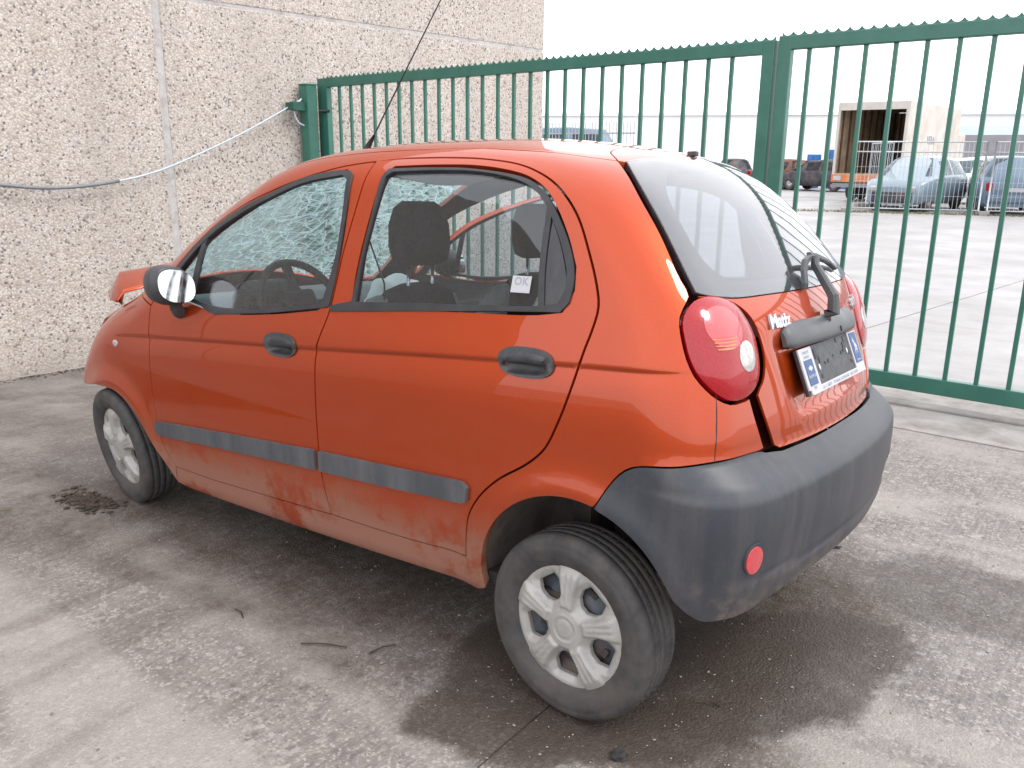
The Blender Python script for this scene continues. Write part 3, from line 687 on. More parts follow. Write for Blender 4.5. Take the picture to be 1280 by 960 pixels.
LD = [(-.276, .582, 1.131), (-.293, .530, 1.124), (-.316, .458, 1.105), (-.347, .419, 1.070), (-.373, .404, 1.014), (-.388, .405, .964), (-.396, .430, .915), (-.398, .466, .890)]
GLR = [(-.399, .466, .885), (-.420, .444, .810), (-.442, .425, .752)]
GB2 = [(-.455, .405, .742), (-.482, .244, .741), (-.489, 0, .741), (-.482, -.244, .741), (-.455, -.405, .742)]
TG = [[(-.276, .575, 1.128)]+GBOT[2:]+my(GBOT[2:])+[(-.276, -.575, 1.128)], mr(LD), mr(GLR), GB2[::-1], GLR[::-1], LD[::-1]]
def tgdisp(P, N):
    x, y, z = P.T
    # pressed recess for the number plate
    m = 1/(1+np.exp((np.abs(y)-.318-.02*(z-.9)/.1)/.010)) * 1/(1+np.exp((z-1.01)/.010)) * 1/(1+np.exp((.820+.05*np.clip(np.abs(y)-.24, 0, 1)**2/.006-z)/.010))
    return P - N*(.014*m)[:, None]
tg = panel('tailgate', TG, car, PP, thick=.007, ins=0.0, dens=.0095, h=.012, disp=tgdisp)
gl_segs = [GL, GBOT+my(GBOT), my(GL), GTOP3[::-1]]
gl2 = loop2(gl_segs, 'sp', .016)
panel('rear_window', gl2, tg, MAT['rear_glass'], off=.004, thick=.004, ins=.002, dens=.04)
FR = [[(-.035, .30, 1.44), (-.09, .405, 1.375), (-.16, .455, 1.28), (-.235, .47, 1.20), (-.285, .43, 1.165), (-.310, .33, 1.158), (-.322, .12, 1.157)]]
fr_in = loop2([[tuple(from_sp(to_sp([q]))[0]) for q in FR[0]+my(FR[0])], [tuple(T(-.040, -.24)), tuple(T(-.045, 0)), tuple(T(-.040, .24))]], 'sp', .016)
panel('window_border', gl2, tg, MAT['rubber_seal'], holes=[fr_in], off=-.0015, thick=.012, ins=.004, dens=.04)
def bumpdisp(P, N):
    x, y, z = P.T; sg = lambda v: 1/(1+np.exp(-np.clip(v, -40, 40)))
    ss_ = lambda v, a, b: np.clip((v-a)/(b-a), 0, 1)
    back = np.clip((-x-.20)/.16, 0, 1); back = back*back*(3-2*back)
    zc = .668+.010*np.clip(1-np.abs(y)/.7, 0, 1)
    d = .008*back*sg((zc-z)/.0045)*np.exp(-np.clip(zc-z, 0, 1)/.16)
    b2 = np.clip((-x-.33)/.09, 0, 1)
    b2 = b2*(1-.9*ss_(np.abs(y), .5, .68)); d += b2*(.007*sg((.448-z)/.005)*np.exp(-np.clip(.448-z, 0, 1)/.04) - .003*np.exp(-((z-.463)/.010)**2))
    return P + N*d[:, None]
panel('bumper', [BTOP+[(-.445, .485, .742)], BTOPC[2:]+my(BTOPC[2:]), [(-.445, -.485, .742)]+my(BTOP), [(x, -y, z) for x, y, z in SS(arc_pts(104, 160, 8))], [(-.335, -.70, .380), (-.367, -.675, .352), (-.399, -.634, .348), (-.441, -.542, .358), (-.487, -.381, .385), (-.520, -.1, .405), (-.520, .1, .405), (-.487, .381, .385), (-.441, .542, .358), (-.399, .634, .348), (-.367, .675, .352), (-.335, .70, .380)], SS(arc_pts(160, 104, 8))],
      car, MAT['bumper_plastic'], off=.005, thick=.03, ins=.001, dens=.0105, h=.012,
      disp=bumpdisp)
bump_ = [o for o in car.children if o.name.startswith('bumper')][0]
# dark sheet-metal behind the gaps of the tail
for sd in (1, -1):
    bm = bmesh.new()
    pts = [(.02, .40, 1.43), (-.07, .475, 1.35), (-.15, .515, 1.25), (-.22, .54, 1.17), (-.28, .50, 1.08), (-.33, .44, 1.0), (-.36, .43, .9), (-.39, .43, .80), (-.41, .42, .73)]
    for i in range(len(pts)-1):
        a, b = pts[i], pts[i+1]
        q = [(a[0], (a[1]-.06)*sd, a[2]), (a[0]+.02, (a[1]+.055)*sd, a[2]), (b[0]+.02, (b[1]+.055)*sd, b[2]), (b[0], (b[1]-.06)*sd, b[2])]
        bm.faces.new([bm.verts.new(v) for v in q])
    bmesh.ops.solidify(bm, geom=bm.faces[:], thickness=.004)
    from_bm('tailgate_opening', bm, MAT['opening'], car)
# lamps
for sd in (1, -1):
    L2 = to_sp(np.array(LAMP)); L2 = resample(np.vstack([catmull(np.vstack([L2, L2[:1]]))]), .012)[:-1]
    lp = panel('tail_lamp', L2, car, MAT['lamp_red'], sd, off=.002, thick=.03, ins=.001, dens=.014, bulge=(.020, .03))
    def el(c, a, b, tilt=0, n=26):
        c = np.array(c); nn = grad(c[None])[0]; t1 = np.cross(nn, [0, 0, 1]); t1 /= np.linalg.norm(t1); t2 = np.cross(t1, nn)
        return to_sp(np.array([c+t1*(a*math.cos(t)*math.cos(tilt)-b*math.sin(t)*math.sin(tilt))+t2*(a*math.cos(t)*math.sin(tilt)+b*math.sin(t)*math.cos(tilt)) for t in np.linspace(0, 2*math.pi, n, endpoint=False)]))
    DM = (L2, .020, .03)
    panel('reversing_lens', el((-.383, .518, .988), .036, .039), lp, MAT['lamp_clear'], sd, off=.0032, thick=.006, ins=0, dens=.012, bulge=(.002, .01), dome=DM)
    panel('brake_lens', el((-.325, .560, 1.055), .060, .052, .3), lp, MAT['lamp_red_light'], sd, off=.0028, thick=.004, ins=0, dens=.012, dome=DM)
    bm = bmesh.new()
    for k in range(4):
        q = el((-.335, .575, 1.030-.0085*k), .040-.004*k, .0028, 0, 12)
        P = from_sp(q); N = grad(P); P = P+N*(.020*(1-np.exp(-mind(q, L2)/.03)))[:, None]; A = [bm.verts.new(p+n*.001) for p, n in zip(P, N)]; Bq = [bm.verts.new(p+n*.0038) for p, n in zip(P, N)]
        for v in A+Bq: v.co.y *= sd
        bm.faces.new(Bq); [bm.faces.new((A[i], A[(i+1) % 12], Bq[(i+1) % 12], Bq[i])) for i in range(12)]
    bmesh.ops.recalc_face_normals(bm, faces=bm.faces[:]); from_bm('indicator_lens', bm, MAT['lamp_orange'], lp)
    panel('reflector', el((-.452, .608, .520), .023, .036), bump_, MAT['lamp_red_light'], sd, off=.0165, thick=.010, ins=0, dens=.012, bulge=(.003, .01))
    panel('reflector_rim', el((-.455, .604, .520), .032, .043), bump_, MAT['trim_plastic'], sd, off=.0135, thick=.010, ins=0, dens=.02)
    # side repeater
    panel('side_repeater', to_sp(np.array([S(2.212+.018*math.cos(t), .802+.014*math.sin(t)) for t in np.linspace(0, 6.283, 18, endpoint=False)])), car, MAT['lamp_clear'], sd, off=.003, thick=.006, ins=0, dens=.01, bulge=(.004, .008))

# ------------------------------------------------------------------ tail trim, plate, lettering, wiper
def surf_frame(y, z, off=0):
    p = np.array(B(y, z)); n = grad(p[None])[0]; t = np.cross([0, 0, 1.], n); t /= np.linalg.norm(t); u = np.cross(n, t)
    t, n, u = Vector(t), Vector(n), Vector(u)     # t points to the car's right as seen from behind
    M = Matrix(((t.x, u.x, n.x, p[0]+n.x*off), (t.y, u.y, n.y, p[1]+n.y*off), (t.z, u.z, n.z, p[2]+n.z*off), (0, 0, 0, 1)))
    return M
def text_mesh(name, body, size, mat, parent, M, ext=.001, shear=0, ox=0, spacing=1, bold=0):
    cu = bpy.data.curves.new(name, 'FONT'); cu.body = body; cu.size = size; cu.extrude = ext; cu.align_x = 'CENTER'; cu.align_y = 'CENTER'; cu.shear = shear; cu.resolution_u = 3
    cu.space_character = spacing; cu.offset = bold
    o = bpy.data.objects.new(name, cu); link(o); bpy.context.view_layer.update()
    me = bpy.data.meshes.new_from_object(o.evaluated_get(bpy.context.evaluated_depsgraph_get())); bpy.data.objects.remove(o)
    me.name = name; me.materials.clear(); me.materials.append(mat)
    q = mobj(name, me, parent); q.matrix_local = M; return q
# handle bar above the plate
bm = bmesh.new(); sec = []
ys = np.linspace(.300, -.300, 25)
for y in ys:
    e = math.sqrt(max(0, 1-(abs(y)/.301)**16)); c0 = np.array(B(y, .995)); n = grad(c0[None])[0]
    ring = []
    for (dn, dz) in ((-.004, -.020), (.016, -.019), (.021, -.008), (.021, .010), (.016, .030), (.006, .046), (-.004, .050)):
        b = np.array(B(y, .997+dz*(.45+.55*e))); ring.append(bm.verts.new(b+n*(dn if dn < 0 else dn*(.25+.75*e))))
    sec.append(ring)
for a, b in zip(sec[:-1], sec[1:]):
    for i in range(len(a)): bm.faces.new((a[i], b[i], b[(i+1) % 7], a[(i+1) % 7])).smooth = True
bm.faces.new(sec[0]); bm.faces.new(sec[-1][::-1]); bmesh.ops.recalc_face_normals(bm, faces=bm.faces[:])
hb = from_bm('handle_strip', bm, MAT['handle_grey'], tg)
bm = bmesh.new(); Mh = surf_frame(-.07, .995, .0225); bbox(bm, (0, 0, 0), (.008, .016, .004)); kk = from_bm('lock_slot', bm, MAT['black_print'], tg); kk.matrix_local = Mh
# plate holder
Mp = Matrix(((0, .36, -.933, -.438), (-1, 0, 0, 0), (0, .933, .36, .9145), (0, 0, 0, 1)))
zax = Vector((-.925, 0, .38)).normalized(); zax = Vector((-1, 0, .36)).normalized(); xax = Vector((0, -1, 0)); yax = zax.cross(xax)
zax = Vector((-.9325, 0, -.0)); 
up = (Vector((-.415, 0, .975))-Vector((-.462, 0, .854))).normalized(); zax = xax.cross(up)
cP = Vector((-.4400, 0, .9145))
Mp = Matrix(((xax.x, up.x, zax.x, cP.x), (xax.y, up.y, zax.y, cP.y), (xax.z, up.z, zax.z, cP.z), (0, 0, 0, 1)))
ph = empty('number_plate_holder'); ph.parent = tg; ph.matrix_local = Mp
bm = bmesh.new(); bbox(bm, (0, 0, -.0065), (.522, .128, .011), bevel=.003); from_bm('backing', bm, MAT['black_print'], ph)
bm = bmesh.new()
prism(bm, [(-.26, -.050), (-.245, -.050), (-.245, -.062), (-.232, -.065), (.26, -.065), (.26, .063), (.178, .063), (.178, -.047), (-.160, -.047), (-.160, .063), (-.26, .063)], 2, -.001, .003)
from_bm('frame', bm, MAT['white_print'], ph)
bm = bmesh.new(); bbox(bm, (.009, .008, -.0015), (.336, .110, .003)); from_bm('bare_panel', bm, MAT['plate_black'], ph)
bm = bmesh.new()
for (x, y, w, h) in ((-.14, .03, .02, .03), (-.12, .012, .012, .02), (.14, .04, .03, .02), (.12, .02, .03, .025), (.15, .0, .012, .02), (-.05, -.002, .014, .008), (-.08, -.004, .010, .007), (.08, .006, .015, .010), (.10, .008, .010, .008), (-.13, -.036, .016, .012), (.06, .045, .01, .012), (.15, -.03, .014, .012), (0, .006, .006, .006)):
    bbox(bm, (x+.009, y+.008, .0005), (w, h, .002), rot=Matrix.Rotation(rng.uniform(-.3, .3), 3, 'Z'))
from_bm('clip', bm, MAT['black_print'], ph)
bm = bmesh.new()
for (x, y) in ((-.128, -.002), (.14, .012)): bmesh.ops.create_icosphere(bm, subdivisions=2, radius=.008, matrix=Matrix.Translation((x, y, .001)) @ Matrix.Diagonal((.7, 1.3, .35, 1)))
from_bm('screw', bm, MAT['emblem'], ph, True)
bm = bmesh.new(); bbox(bm, (-.211, -.005, .004), (.062, .070, .0016)); lb = from_bm('blue_badge', bm, MAT['blue_print'], ph)
bm = bmesh.new(); bbox(bm, (.220, .012, .004), (.062, .094, .0016)); rb = from_bm('blue_badge', bm, MAT['blue_print'], ph)
I4 = lambda x, y, z=.0052: Matrix.Translation((x, y, z))
bm = bmesh.new()   # bow-tie mark and script
bbox(bm, (-.211, .006, .0054), (.030, .007, .001)); bbox(bm, (-.211, .006, .0055), (.012, .014, .0011)); from_bm('badge_mark', bm, MAT['white_print'], ph)
text_mesh('lettering', 'DAEWOO', .012, MAT['white_print'], ph, I4(-.211, -.016), .0003)
text_mesh('lettering', 'CONCESS', .012, MAT['grey_print'], ph, I4(-.211, .050, .0032), .0003); text_mesh('lettering', 'GARAGE', .012, MAT['grey_print'], ph, I4(-.211, .038, .0032), .0003)
text_mesh('lettering', '7500', .012, MAT['grey_print'], ph, I4(-.211, -.048, .0032), .0003)
text_mesh('lettering', 'S.A.  L. KINDT   TOURNAI-LUXEMBOURG   069 21 60 80', .0135, MAT['grey_print'], ph, I4(.01, -.057, .0032), .0003)
text_mesh('lettering', 'daewoo', .012, MAT['white_print'], ph, I4(.220, -.026), .0003)
bm = bmesh.new()
for k, (a, b) in enumerate(((-.016, .016), (-.004, .010))):
    tube(bm, [(.220+a+.010*math.sin(t*3.2+k), -.008+t*.054, .0052) for t in np.linspace(0, 1, 10)], [.0035*(1-abs(2*t-1)**2)+.0008 for t in np.linspace(0, 1, 10)], n=6, sq=.3)
tube(bm, [(.212+.018*math.sin(t*4), .002+t*.034, .0052) for t in np.linspace(0, 1, 10)], .0022, n=6, sq=.3)
from_bm('badge_mark', bm, MAT['white_print'], ph)
text_mesh('model_emblem', 'Matiz', .050, MAT['emblem'], tg, surf_frame(.300, 1.052, .003), .003, .12, bold=.0022)
text_mesh('model_emblem', 'spirit', .050, MAT['emblem'], tg, surf_frame(-.405, 1.052, .003), .003, .1, bold=.0012)
# washer nozzle
bm = bmesh.new(); bbox(bm, (.03, 0, T(.03, 0)[2]+.008), (.03, .022, .016), bevel=.004); from_bm('washer_nozzle', bm, MAT['trim_plastic'], tgt)
# rear wiper: stubby arm with a bent blade carrier
wp = empty('rear_wiper'); wp.parent = tg
bm = bmesh.new()
def sect(bm, pts, w, h, nrm=Vector((-1, 0, .35)).normalized()):
    rings = []
    for i, p in enumerate(pts):
        p = Vector(p); a = Vector(pts[max(0, i-1)]); b = Vector(pts[min(len(pts)-1, i+1)]); t = (b-a).normalized(); s_ = t.cross(nrm).normalized(); q = s_.cross(t)
        ww = w[i] if hasattr(w, '__len__') else w; hh_ = h[i] if hasattr(h, '__len__') else h
        rings.append([bm.verts.new(p+s_*ww*cx+q*hh_*cy) for cx, cy in ((-.5, -.5), (.5, -.5), (.5, .2), (.3, .5), (-.3, .5), (-.5, .2))])
    for a, b in zip(rings[:-1], rings[1:]):
        for i in range(6): bm.faces.new((a[i], a[(i+1) % 6], b[(i+1) % 6], b[i])).smooth = False
    bm.faces.new(rings[0]); bm.faces.new(rings[-1][::-1])
bA = np.array(B(0, 1.055)); bA2 = np.array(B(0, 1.10)); bA3 = np.array(B(-.02, 1.185))
sect(bm, [tuple(bA+[-.012, .004, -.008]), tuple(bA+[-.036, 0, .0]), tuple(bA2+[-.052, -.004, 0]), tuple(bA3+[-.050, -.0, .0]), tuple(bA3+[-.046, -.012, .022])], [.026, .040, .036, .028, .020], [.02, .028, .024, .02, .016])
bmesh.ops.recalc_face_normals(bm, faces=bm.faces[:]); from_bm('wiper_arm', bm, MAT['trim_plastic'], wp)
bm = bmesh.new()
def BP(y, z, o): return tuple(np.array(B(y, z))+np.array([-o, 0, o*.3]))
sect(bm, [BP(-.02, 1.195, .040), BP(.030, 1.184, .036), BP(.058, 1.162, .026), BP(.080, 1.130, .016), BP(.083, 1.12, .008)], [.016, .020, .020, .018, .014], .014)
sect(bm, [BP(-.02, 1.200, .042), BP(-.10, 1.196, .036), BP(-.19, 1.184, .028), BP(-.27, 1.175, .018), BP(-.34, 1.155, .010)], [.018, .018, .015, .012, .010], .013)
bmesh.ops.recalc_face_normals(bm, faces=bm.faces[:]); from_bm('blade_carrier', bm, MAT['trim_plastic'], wp)
bm = bmesh.new(); bmesh.ops.create_icosphere(bm, subdivisions=2, radius=.012, matrix=Matrix.Translation(bA+np.array([-.018, 0, -.022]))); from_bm('pivot_nut', bm, MAT['iron'], wp, True)
# rubber rings round the lamp apertures
# aerial
an = empty('aerial'); an.parent = car
ab = Vector(T(1.115, .33)); at_ = ab+Vector((-.16, 0, 0))
bm = bmesh.new(); tube(bm, [ab+Vector((.01, 0, -.004)), ab+Vector((.0, 0, .012)), ab+Vector((-.03, 0, .045))], [.014, .010, .004], n=8); from_bm('aerial_base', bm, MAT['interior_dark'], an)
bm = bmesh.new(); tube(bm, [ab+Vector((-.025, 0, .040)), ab+Vector((-.18, 0, .235)), ab+Vector((-.345, .0, .44)), ab+Vector((-.50, .0, .63))], [.0030, .0024, .002, .0017], n=6); from_bm('aerial_rod', bm, MAT['interior_dark'], an)
# ------------------------------------------------------------------ door mirrors
def door_mirror(sd, parent):
    r = empty('door_mirror'); r.parent = parent
    c = Vector((1.68, .800, 1.070))
    bm = bmesh.new(); ringss = []
    L = [(-.035, .86, .0), (-.025, 1.0, 0), (.0, 1.05, 0), (.035, .98, .0), (.065, .78, 0), (.083, .45, 0), (.088, .12, 0)]
    for dx, k, _ in L:
        ring = []
        for t in np.linspace(0, 2*math.pi, 28, endpoint=False):
            a = .074*k*math.copysign(abs(math.cos(t))**(2/2.5), math.cos(t)); b = .069*k*math.copysign(abs(math.sin(t))**(2/2.5), math.sin(t))
            ring.append(bm.verts.new((c.x+dx, (c.y+a)*sd, c.z+b+.1*a)))
        ringss.append(ring)
    for a, b in zip(ringss[:-1], ringss[1:]):
        for i in range(28): bm.faces.new((a[i], a[(i+1) % 28], b[(i+1) % 28], b[i])).smooth = True
    bm.faces.new(ringss[-1]); bm.faces.new(ringss[0]); bmesh.ops.recalc_face_normals(bm, faces=bm.faces[:])
    from_bm('mirror_housing', bm, MAT['trim_plastic'], r)
    bm = bmesh.new(); A = []; Bb = []
    for t in np.linspace(0, 2*math.pi, 28, endpoint=False):
        a = .063*math.copysign(abs(math.cos(t))**(2/2.5), math.cos(t)); b = .058*math.copysign(abs(math.sin(t))**(2/2.5), math.sin(t))
        A.append(bm.verts.new((c.x-.058+.22*a+.14*b, (c.y+a)*sd, c.z+b+.1*a))); Bb.append(bm.verts.new((c.x-.033, (c.y+a)*sd, c.z+b+.1*a)))
    bm.faces.new(A); [bm.faces.new((A[i], A[(i+1) % 28], Bb[(i+1) % 28], Bb[i])) for i in range(28)]
    bmesh.ops.recalc_face_normals(bm, faces=bm.faces[:]); from_bm('mirror_glass', bm, MAT['mirror'], r)
    bm = bmesh.new(); tube(bm, [(1.69, .775*sd, 1.025), (1.70, .762*sd, .985), (1.72, .738*sd, .962), (1.725, .722*sd, .958)], [.024, .024, .026, .028], n=10, sq=.8)
    from_bm('mirror_foot', bm, MAT['trim_plastic'], r)
    return r
door_mirror(1, doors[(1, True)]); door_mirror(-1, doors[(-1, True)])
# sticker on the rear side window
st = empty('window_sticker'); st.parent = doors[(1, False)]
p = np.array(S(.178, 1.145)); n = grad(p[None])[0]; t_ = np.cross([0, 0, 1.], n); t_ /= np.linalg.norm(t_); u_ = np.cross(n, t_)
st.matrix_local = Matrix(((t_[0], u_[0], n[0], p[0]), (t_[1], u_[1], n[1], p[1]), (t_[2], u_[2], n[2], p[2]), (0, 0, 0, 1)))
bm = bmesh.new(); bbox(bm, (0, 0, -.0025), (.062, .045, .001)); from_bm('sticker_sheet', bm, MAT['white_print'], st)
text_mesh('lettering', 'OK', .030, MAT['grey_print'], st, I4(0, .007, -.0018), .0002, spacing=1.1, bold=.0006)
text_mesh('lettering', 'occasions', .009, MAT['cable_white'], st, I4(0, -.014, -.0018), .0002)

# ------------------------------------------------------------------ cabin
def rounded_block(name, mat, parent, secs, n=20, e=3.2):
    """loft of superellipse sections: (centre, half-width y, half-depth x, tilt)"""
    bm = bmesh.new(); rg = []
    for (cx, cy, cz), a, b, tl in secs:
        ring = []
        for t in np.linspace(0, 2*math.pi, n, endpoint=False):
            u = b*math.copysign(abs(math.cos(t))**(2/e), math.cos(t)); v = a*math.copysign(abs(math.sin(t))**(2/e), math.sin(t))
            ring.append(bm.verts.new((cx+u*math.cos(tl), cy+v, cz-u*math.sin(tl))))
        rg.append(ring)
    for a, b in zip(rg[:-1], rg[1:]):
        for i in range(n): bm.faces.new((a[i], a[(i+1) % n], b[(i+1) % n], b[i])).smooth = True
    bm.faces.new(rg[0]).smooth = True; bm.faces.new(rg[-1]).smooth = True; bmesh.ops.recalc_face_normals(bm, faces=bm.faces[:])
    return from_bm(name, bm, mat, parent)
def seat(cy, cx=.93):
    s_ = rounded_block('front_seat', MAT['seat_fabric'], car, [((cx-.05, cy, .60), .20, .07, 0), ((cx-.02, cy, .62), .225, .09, .1), ((cx+.02, cy, .78), .225, .085, -.15), ((cx-.035, cy, .98), .205, .07, -.2), ((cx-.06, cy, 1.065), .15, .05, -.2), ((cx-.065, cy, 1.088), .09, .03, -.2)])
    for q in (-1, 1):
        rounded_block('bolster', MAT['seat_bolster'], s_, [((cx+.05, cy+q*.20, .62), .04, .08, 0), ((cx+.035, cy+q*.205, .80), .045, .085, 0), ((cx-.01, cy+q*.195, .98), .042, .065, 0), ((cx-.03, cy+q*.165, 1.045), .03, .04, 0), ((cx-.03, cy+q*.15, 1.058), .012, .015, 0)], 12)
    rounded_block('cushion', MAT['seat_fabric'], s_, [((cx+.24, cy, .48), .22, .24, 0), ((cx+.25, cy, .54), .235, .26, 0), ((cx+.25, cy, .61), .22, .25, 0), ((cx+.25, cy, .63), .15, .2, 0)], 16)
    hr = rounded_block('headrest', MAT['seat_fabric'], s_, [((cx-.075, cy, 1.155), .085, .030, 0), ((cx-.07, cy, 1.17), .118, .048, 0), ((cx-.068, cy, 1.22), .132, .056, 0), ((cx-.066, cy, 1.29), .128, .055, 0), ((cx-.064, cy, 1.345), .105, .046, 0), ((cx-.062, cy, 1.368), .07, .028, 0)], 20, 2.8)
    bm = bmesh.new()
    for q in (-.06, .06): tube(bm, [(cx-.065, cy+q, 1.06), (cx-.07, cy+q, 1.17)], .006, n=8)
    from_bm('headrest_rod', bm, MAT['chrome'], s_)
seat(.345); seat(-.335)
rounded_block('rear_bench', MAT['seat_fabric'], car, [((.05, 0, .55), .34, .08, 0), ((.05, 0, .64), .36, .10, 0), ((.03, 0, .70), .60, .10, 0), ((-.02, 0, .85), .60, .085, 0), ((-.05, 0, .99), .56, .06, 0), ((-.055, 0, 1.01), .5, .03, 0)], 24, 5)
rounded_block('rear_cushion', MAT['seat_fabric'], car, [((.42, 0, .48), .60, .12, 0), ((.42, 0, .56), .60, .14, 0), ((.42, 0, .60), .54, .10, 0)], 24, 5)
bm = bmesh.new()
for q in (1, -1):   # pillar trims and rear shelf
    bbox(bm, (.885, .615*q, 1.20), (.07, .03, .44), rot=Matrix.Rotation(q*.25, 3, 'X'), bevel=.008)
from_bm('pillar_trim', bm, MAT['interior_dark'], car)
bm = bmesh.new(); bbox(bm, (-.19, 0, .985), (.20, 1.02, .018), bevel=.004); from_bm('parcel_shelf', bm, MAT['interior_dark'], car)
# floor and bulkheads
bm = bmesh.new(); bbox(bm, (1.0, 0, .29), (1.95, 1.36, .03)); bbox(bm, (-.19, 0, .36), (.36, .95, .03)); bbox(bm, (.09, 0, .42), (.06, 1.0, .26)); bbox(bm, (2.03, 0, .62), (.04, 1.30, .66))
from_bm('floor_pan', bm, MAT['under_dark'], car)
bm = bmesh.new(); tube(bm, [(-.30, .32, .33), (-.1, .2, .28), (.6, .1, .24), (1.8, .05, .24)], .025, n=8); from_bm('exhaust', bm, MAT['under_dark'], car)
bm = bmesh.new(); tube(bm, [(-.02, -.6, .27), (-.02, .6, .27)], .035, n=8); from_bm('rear_axle', bm, MAT['under_dark'], car)
bm = bmesh.new(); bbox(bm, (2.45, 0, .55), (.55, .9, .42), bevel=.05); bbox(bm, (2.72, 0, .62), (.05, 1.0, .30), bevel=.02); from_bm('engine_block', bm, MAT['under_dark'], car)
# dashboard, binnacle, wheel
rounded_block('dashboard', MAT['interior_grey'], car, [((1.78, 0, .70), .66, .12, 0), ((1.80, 0, .82), .67, .17, 0), ((1.86, 0, .93), .66, .20, 0), ((1.90, 0, .985), .62, .17, 0), ((1.92, 0, .995), .55, .1, 0)], 28, 5)
rounded_block('instrument_hood', MAT['interior_dark'], car, [((1.70, .34, .93), .17, .05, 0), ((1.71, .34, 1.0), .165, .06, 0), ((1.725, .34, 1.05), .13, .045, 0), ((1.73, .34, 1.062), .08, .02, 0)], 20, 2.6)
sw = empty('steering_wheel'); sw.parent = car
cw = Vector((1.50, .345, .975)); Mw = Matrix.Translation(cw) @ Matrix.Rotation(R(-62), 4, 'Y')
bm = bmesh.new(); tube(bm, [(.182*math.cos(t), .182*math.sin(t), 0) for t in np.linspace(0, 2*math.pi, 36, endpoint=False)], .015, n=8, closed=True); o = from_bm('rim', bm, MAT['interior_dark'], sw); o.matrix_local = Mw
bm = bmesh.new(); bbox(bm, (0, 0, -.01), (.13, .15, .05), bevel=.02)
for a in (0, 180, 270): bbox(bm, Matrix.Rotation(R(a+90), 3, 'Z') @ Vector((.115, 0, -.01)), (.13, .035, .018), rot=Matrix.Rotation(R(a+90), 3, 'Z'))
o = from_bm('hub', bm, MAT['interior_dark'], sw); o.matrix_local = Mw
bm = bmesh.new(); tube(bm, [cw, cw+Vector((.28, 0, -.12))], .035, n=10); from_bm('column', bm, MAT['interior_dark'], sw)
# white blob added by the dashboard, standing in for the mirror's reflection
bm = bmesh.new(); bmesh.ops.create_icosphere(bm, subdivisions=4, radius=1)
for v in bm.verts:
    k = 1+.10*math.sin(9*v.co.y+3*v.co.z)*math.cos(7*v.co.z); v.co = Vector((1.60+.10*v.co.x*k+.04*v.co.z, -.30+.19*v.co.y*k, .93+.12*v.co.z*k))
from_bm('reflection_blob', bm, MAT['white_wall'], car, True)
bm = bmesh.new(); tube(bm, [(.895, .60, 1.36), (.86, .52, 1.1), (.90, .50, .62)], .003, n=6); o = from_bm('seat_belt', bm, MAT['interior_dark'], car)

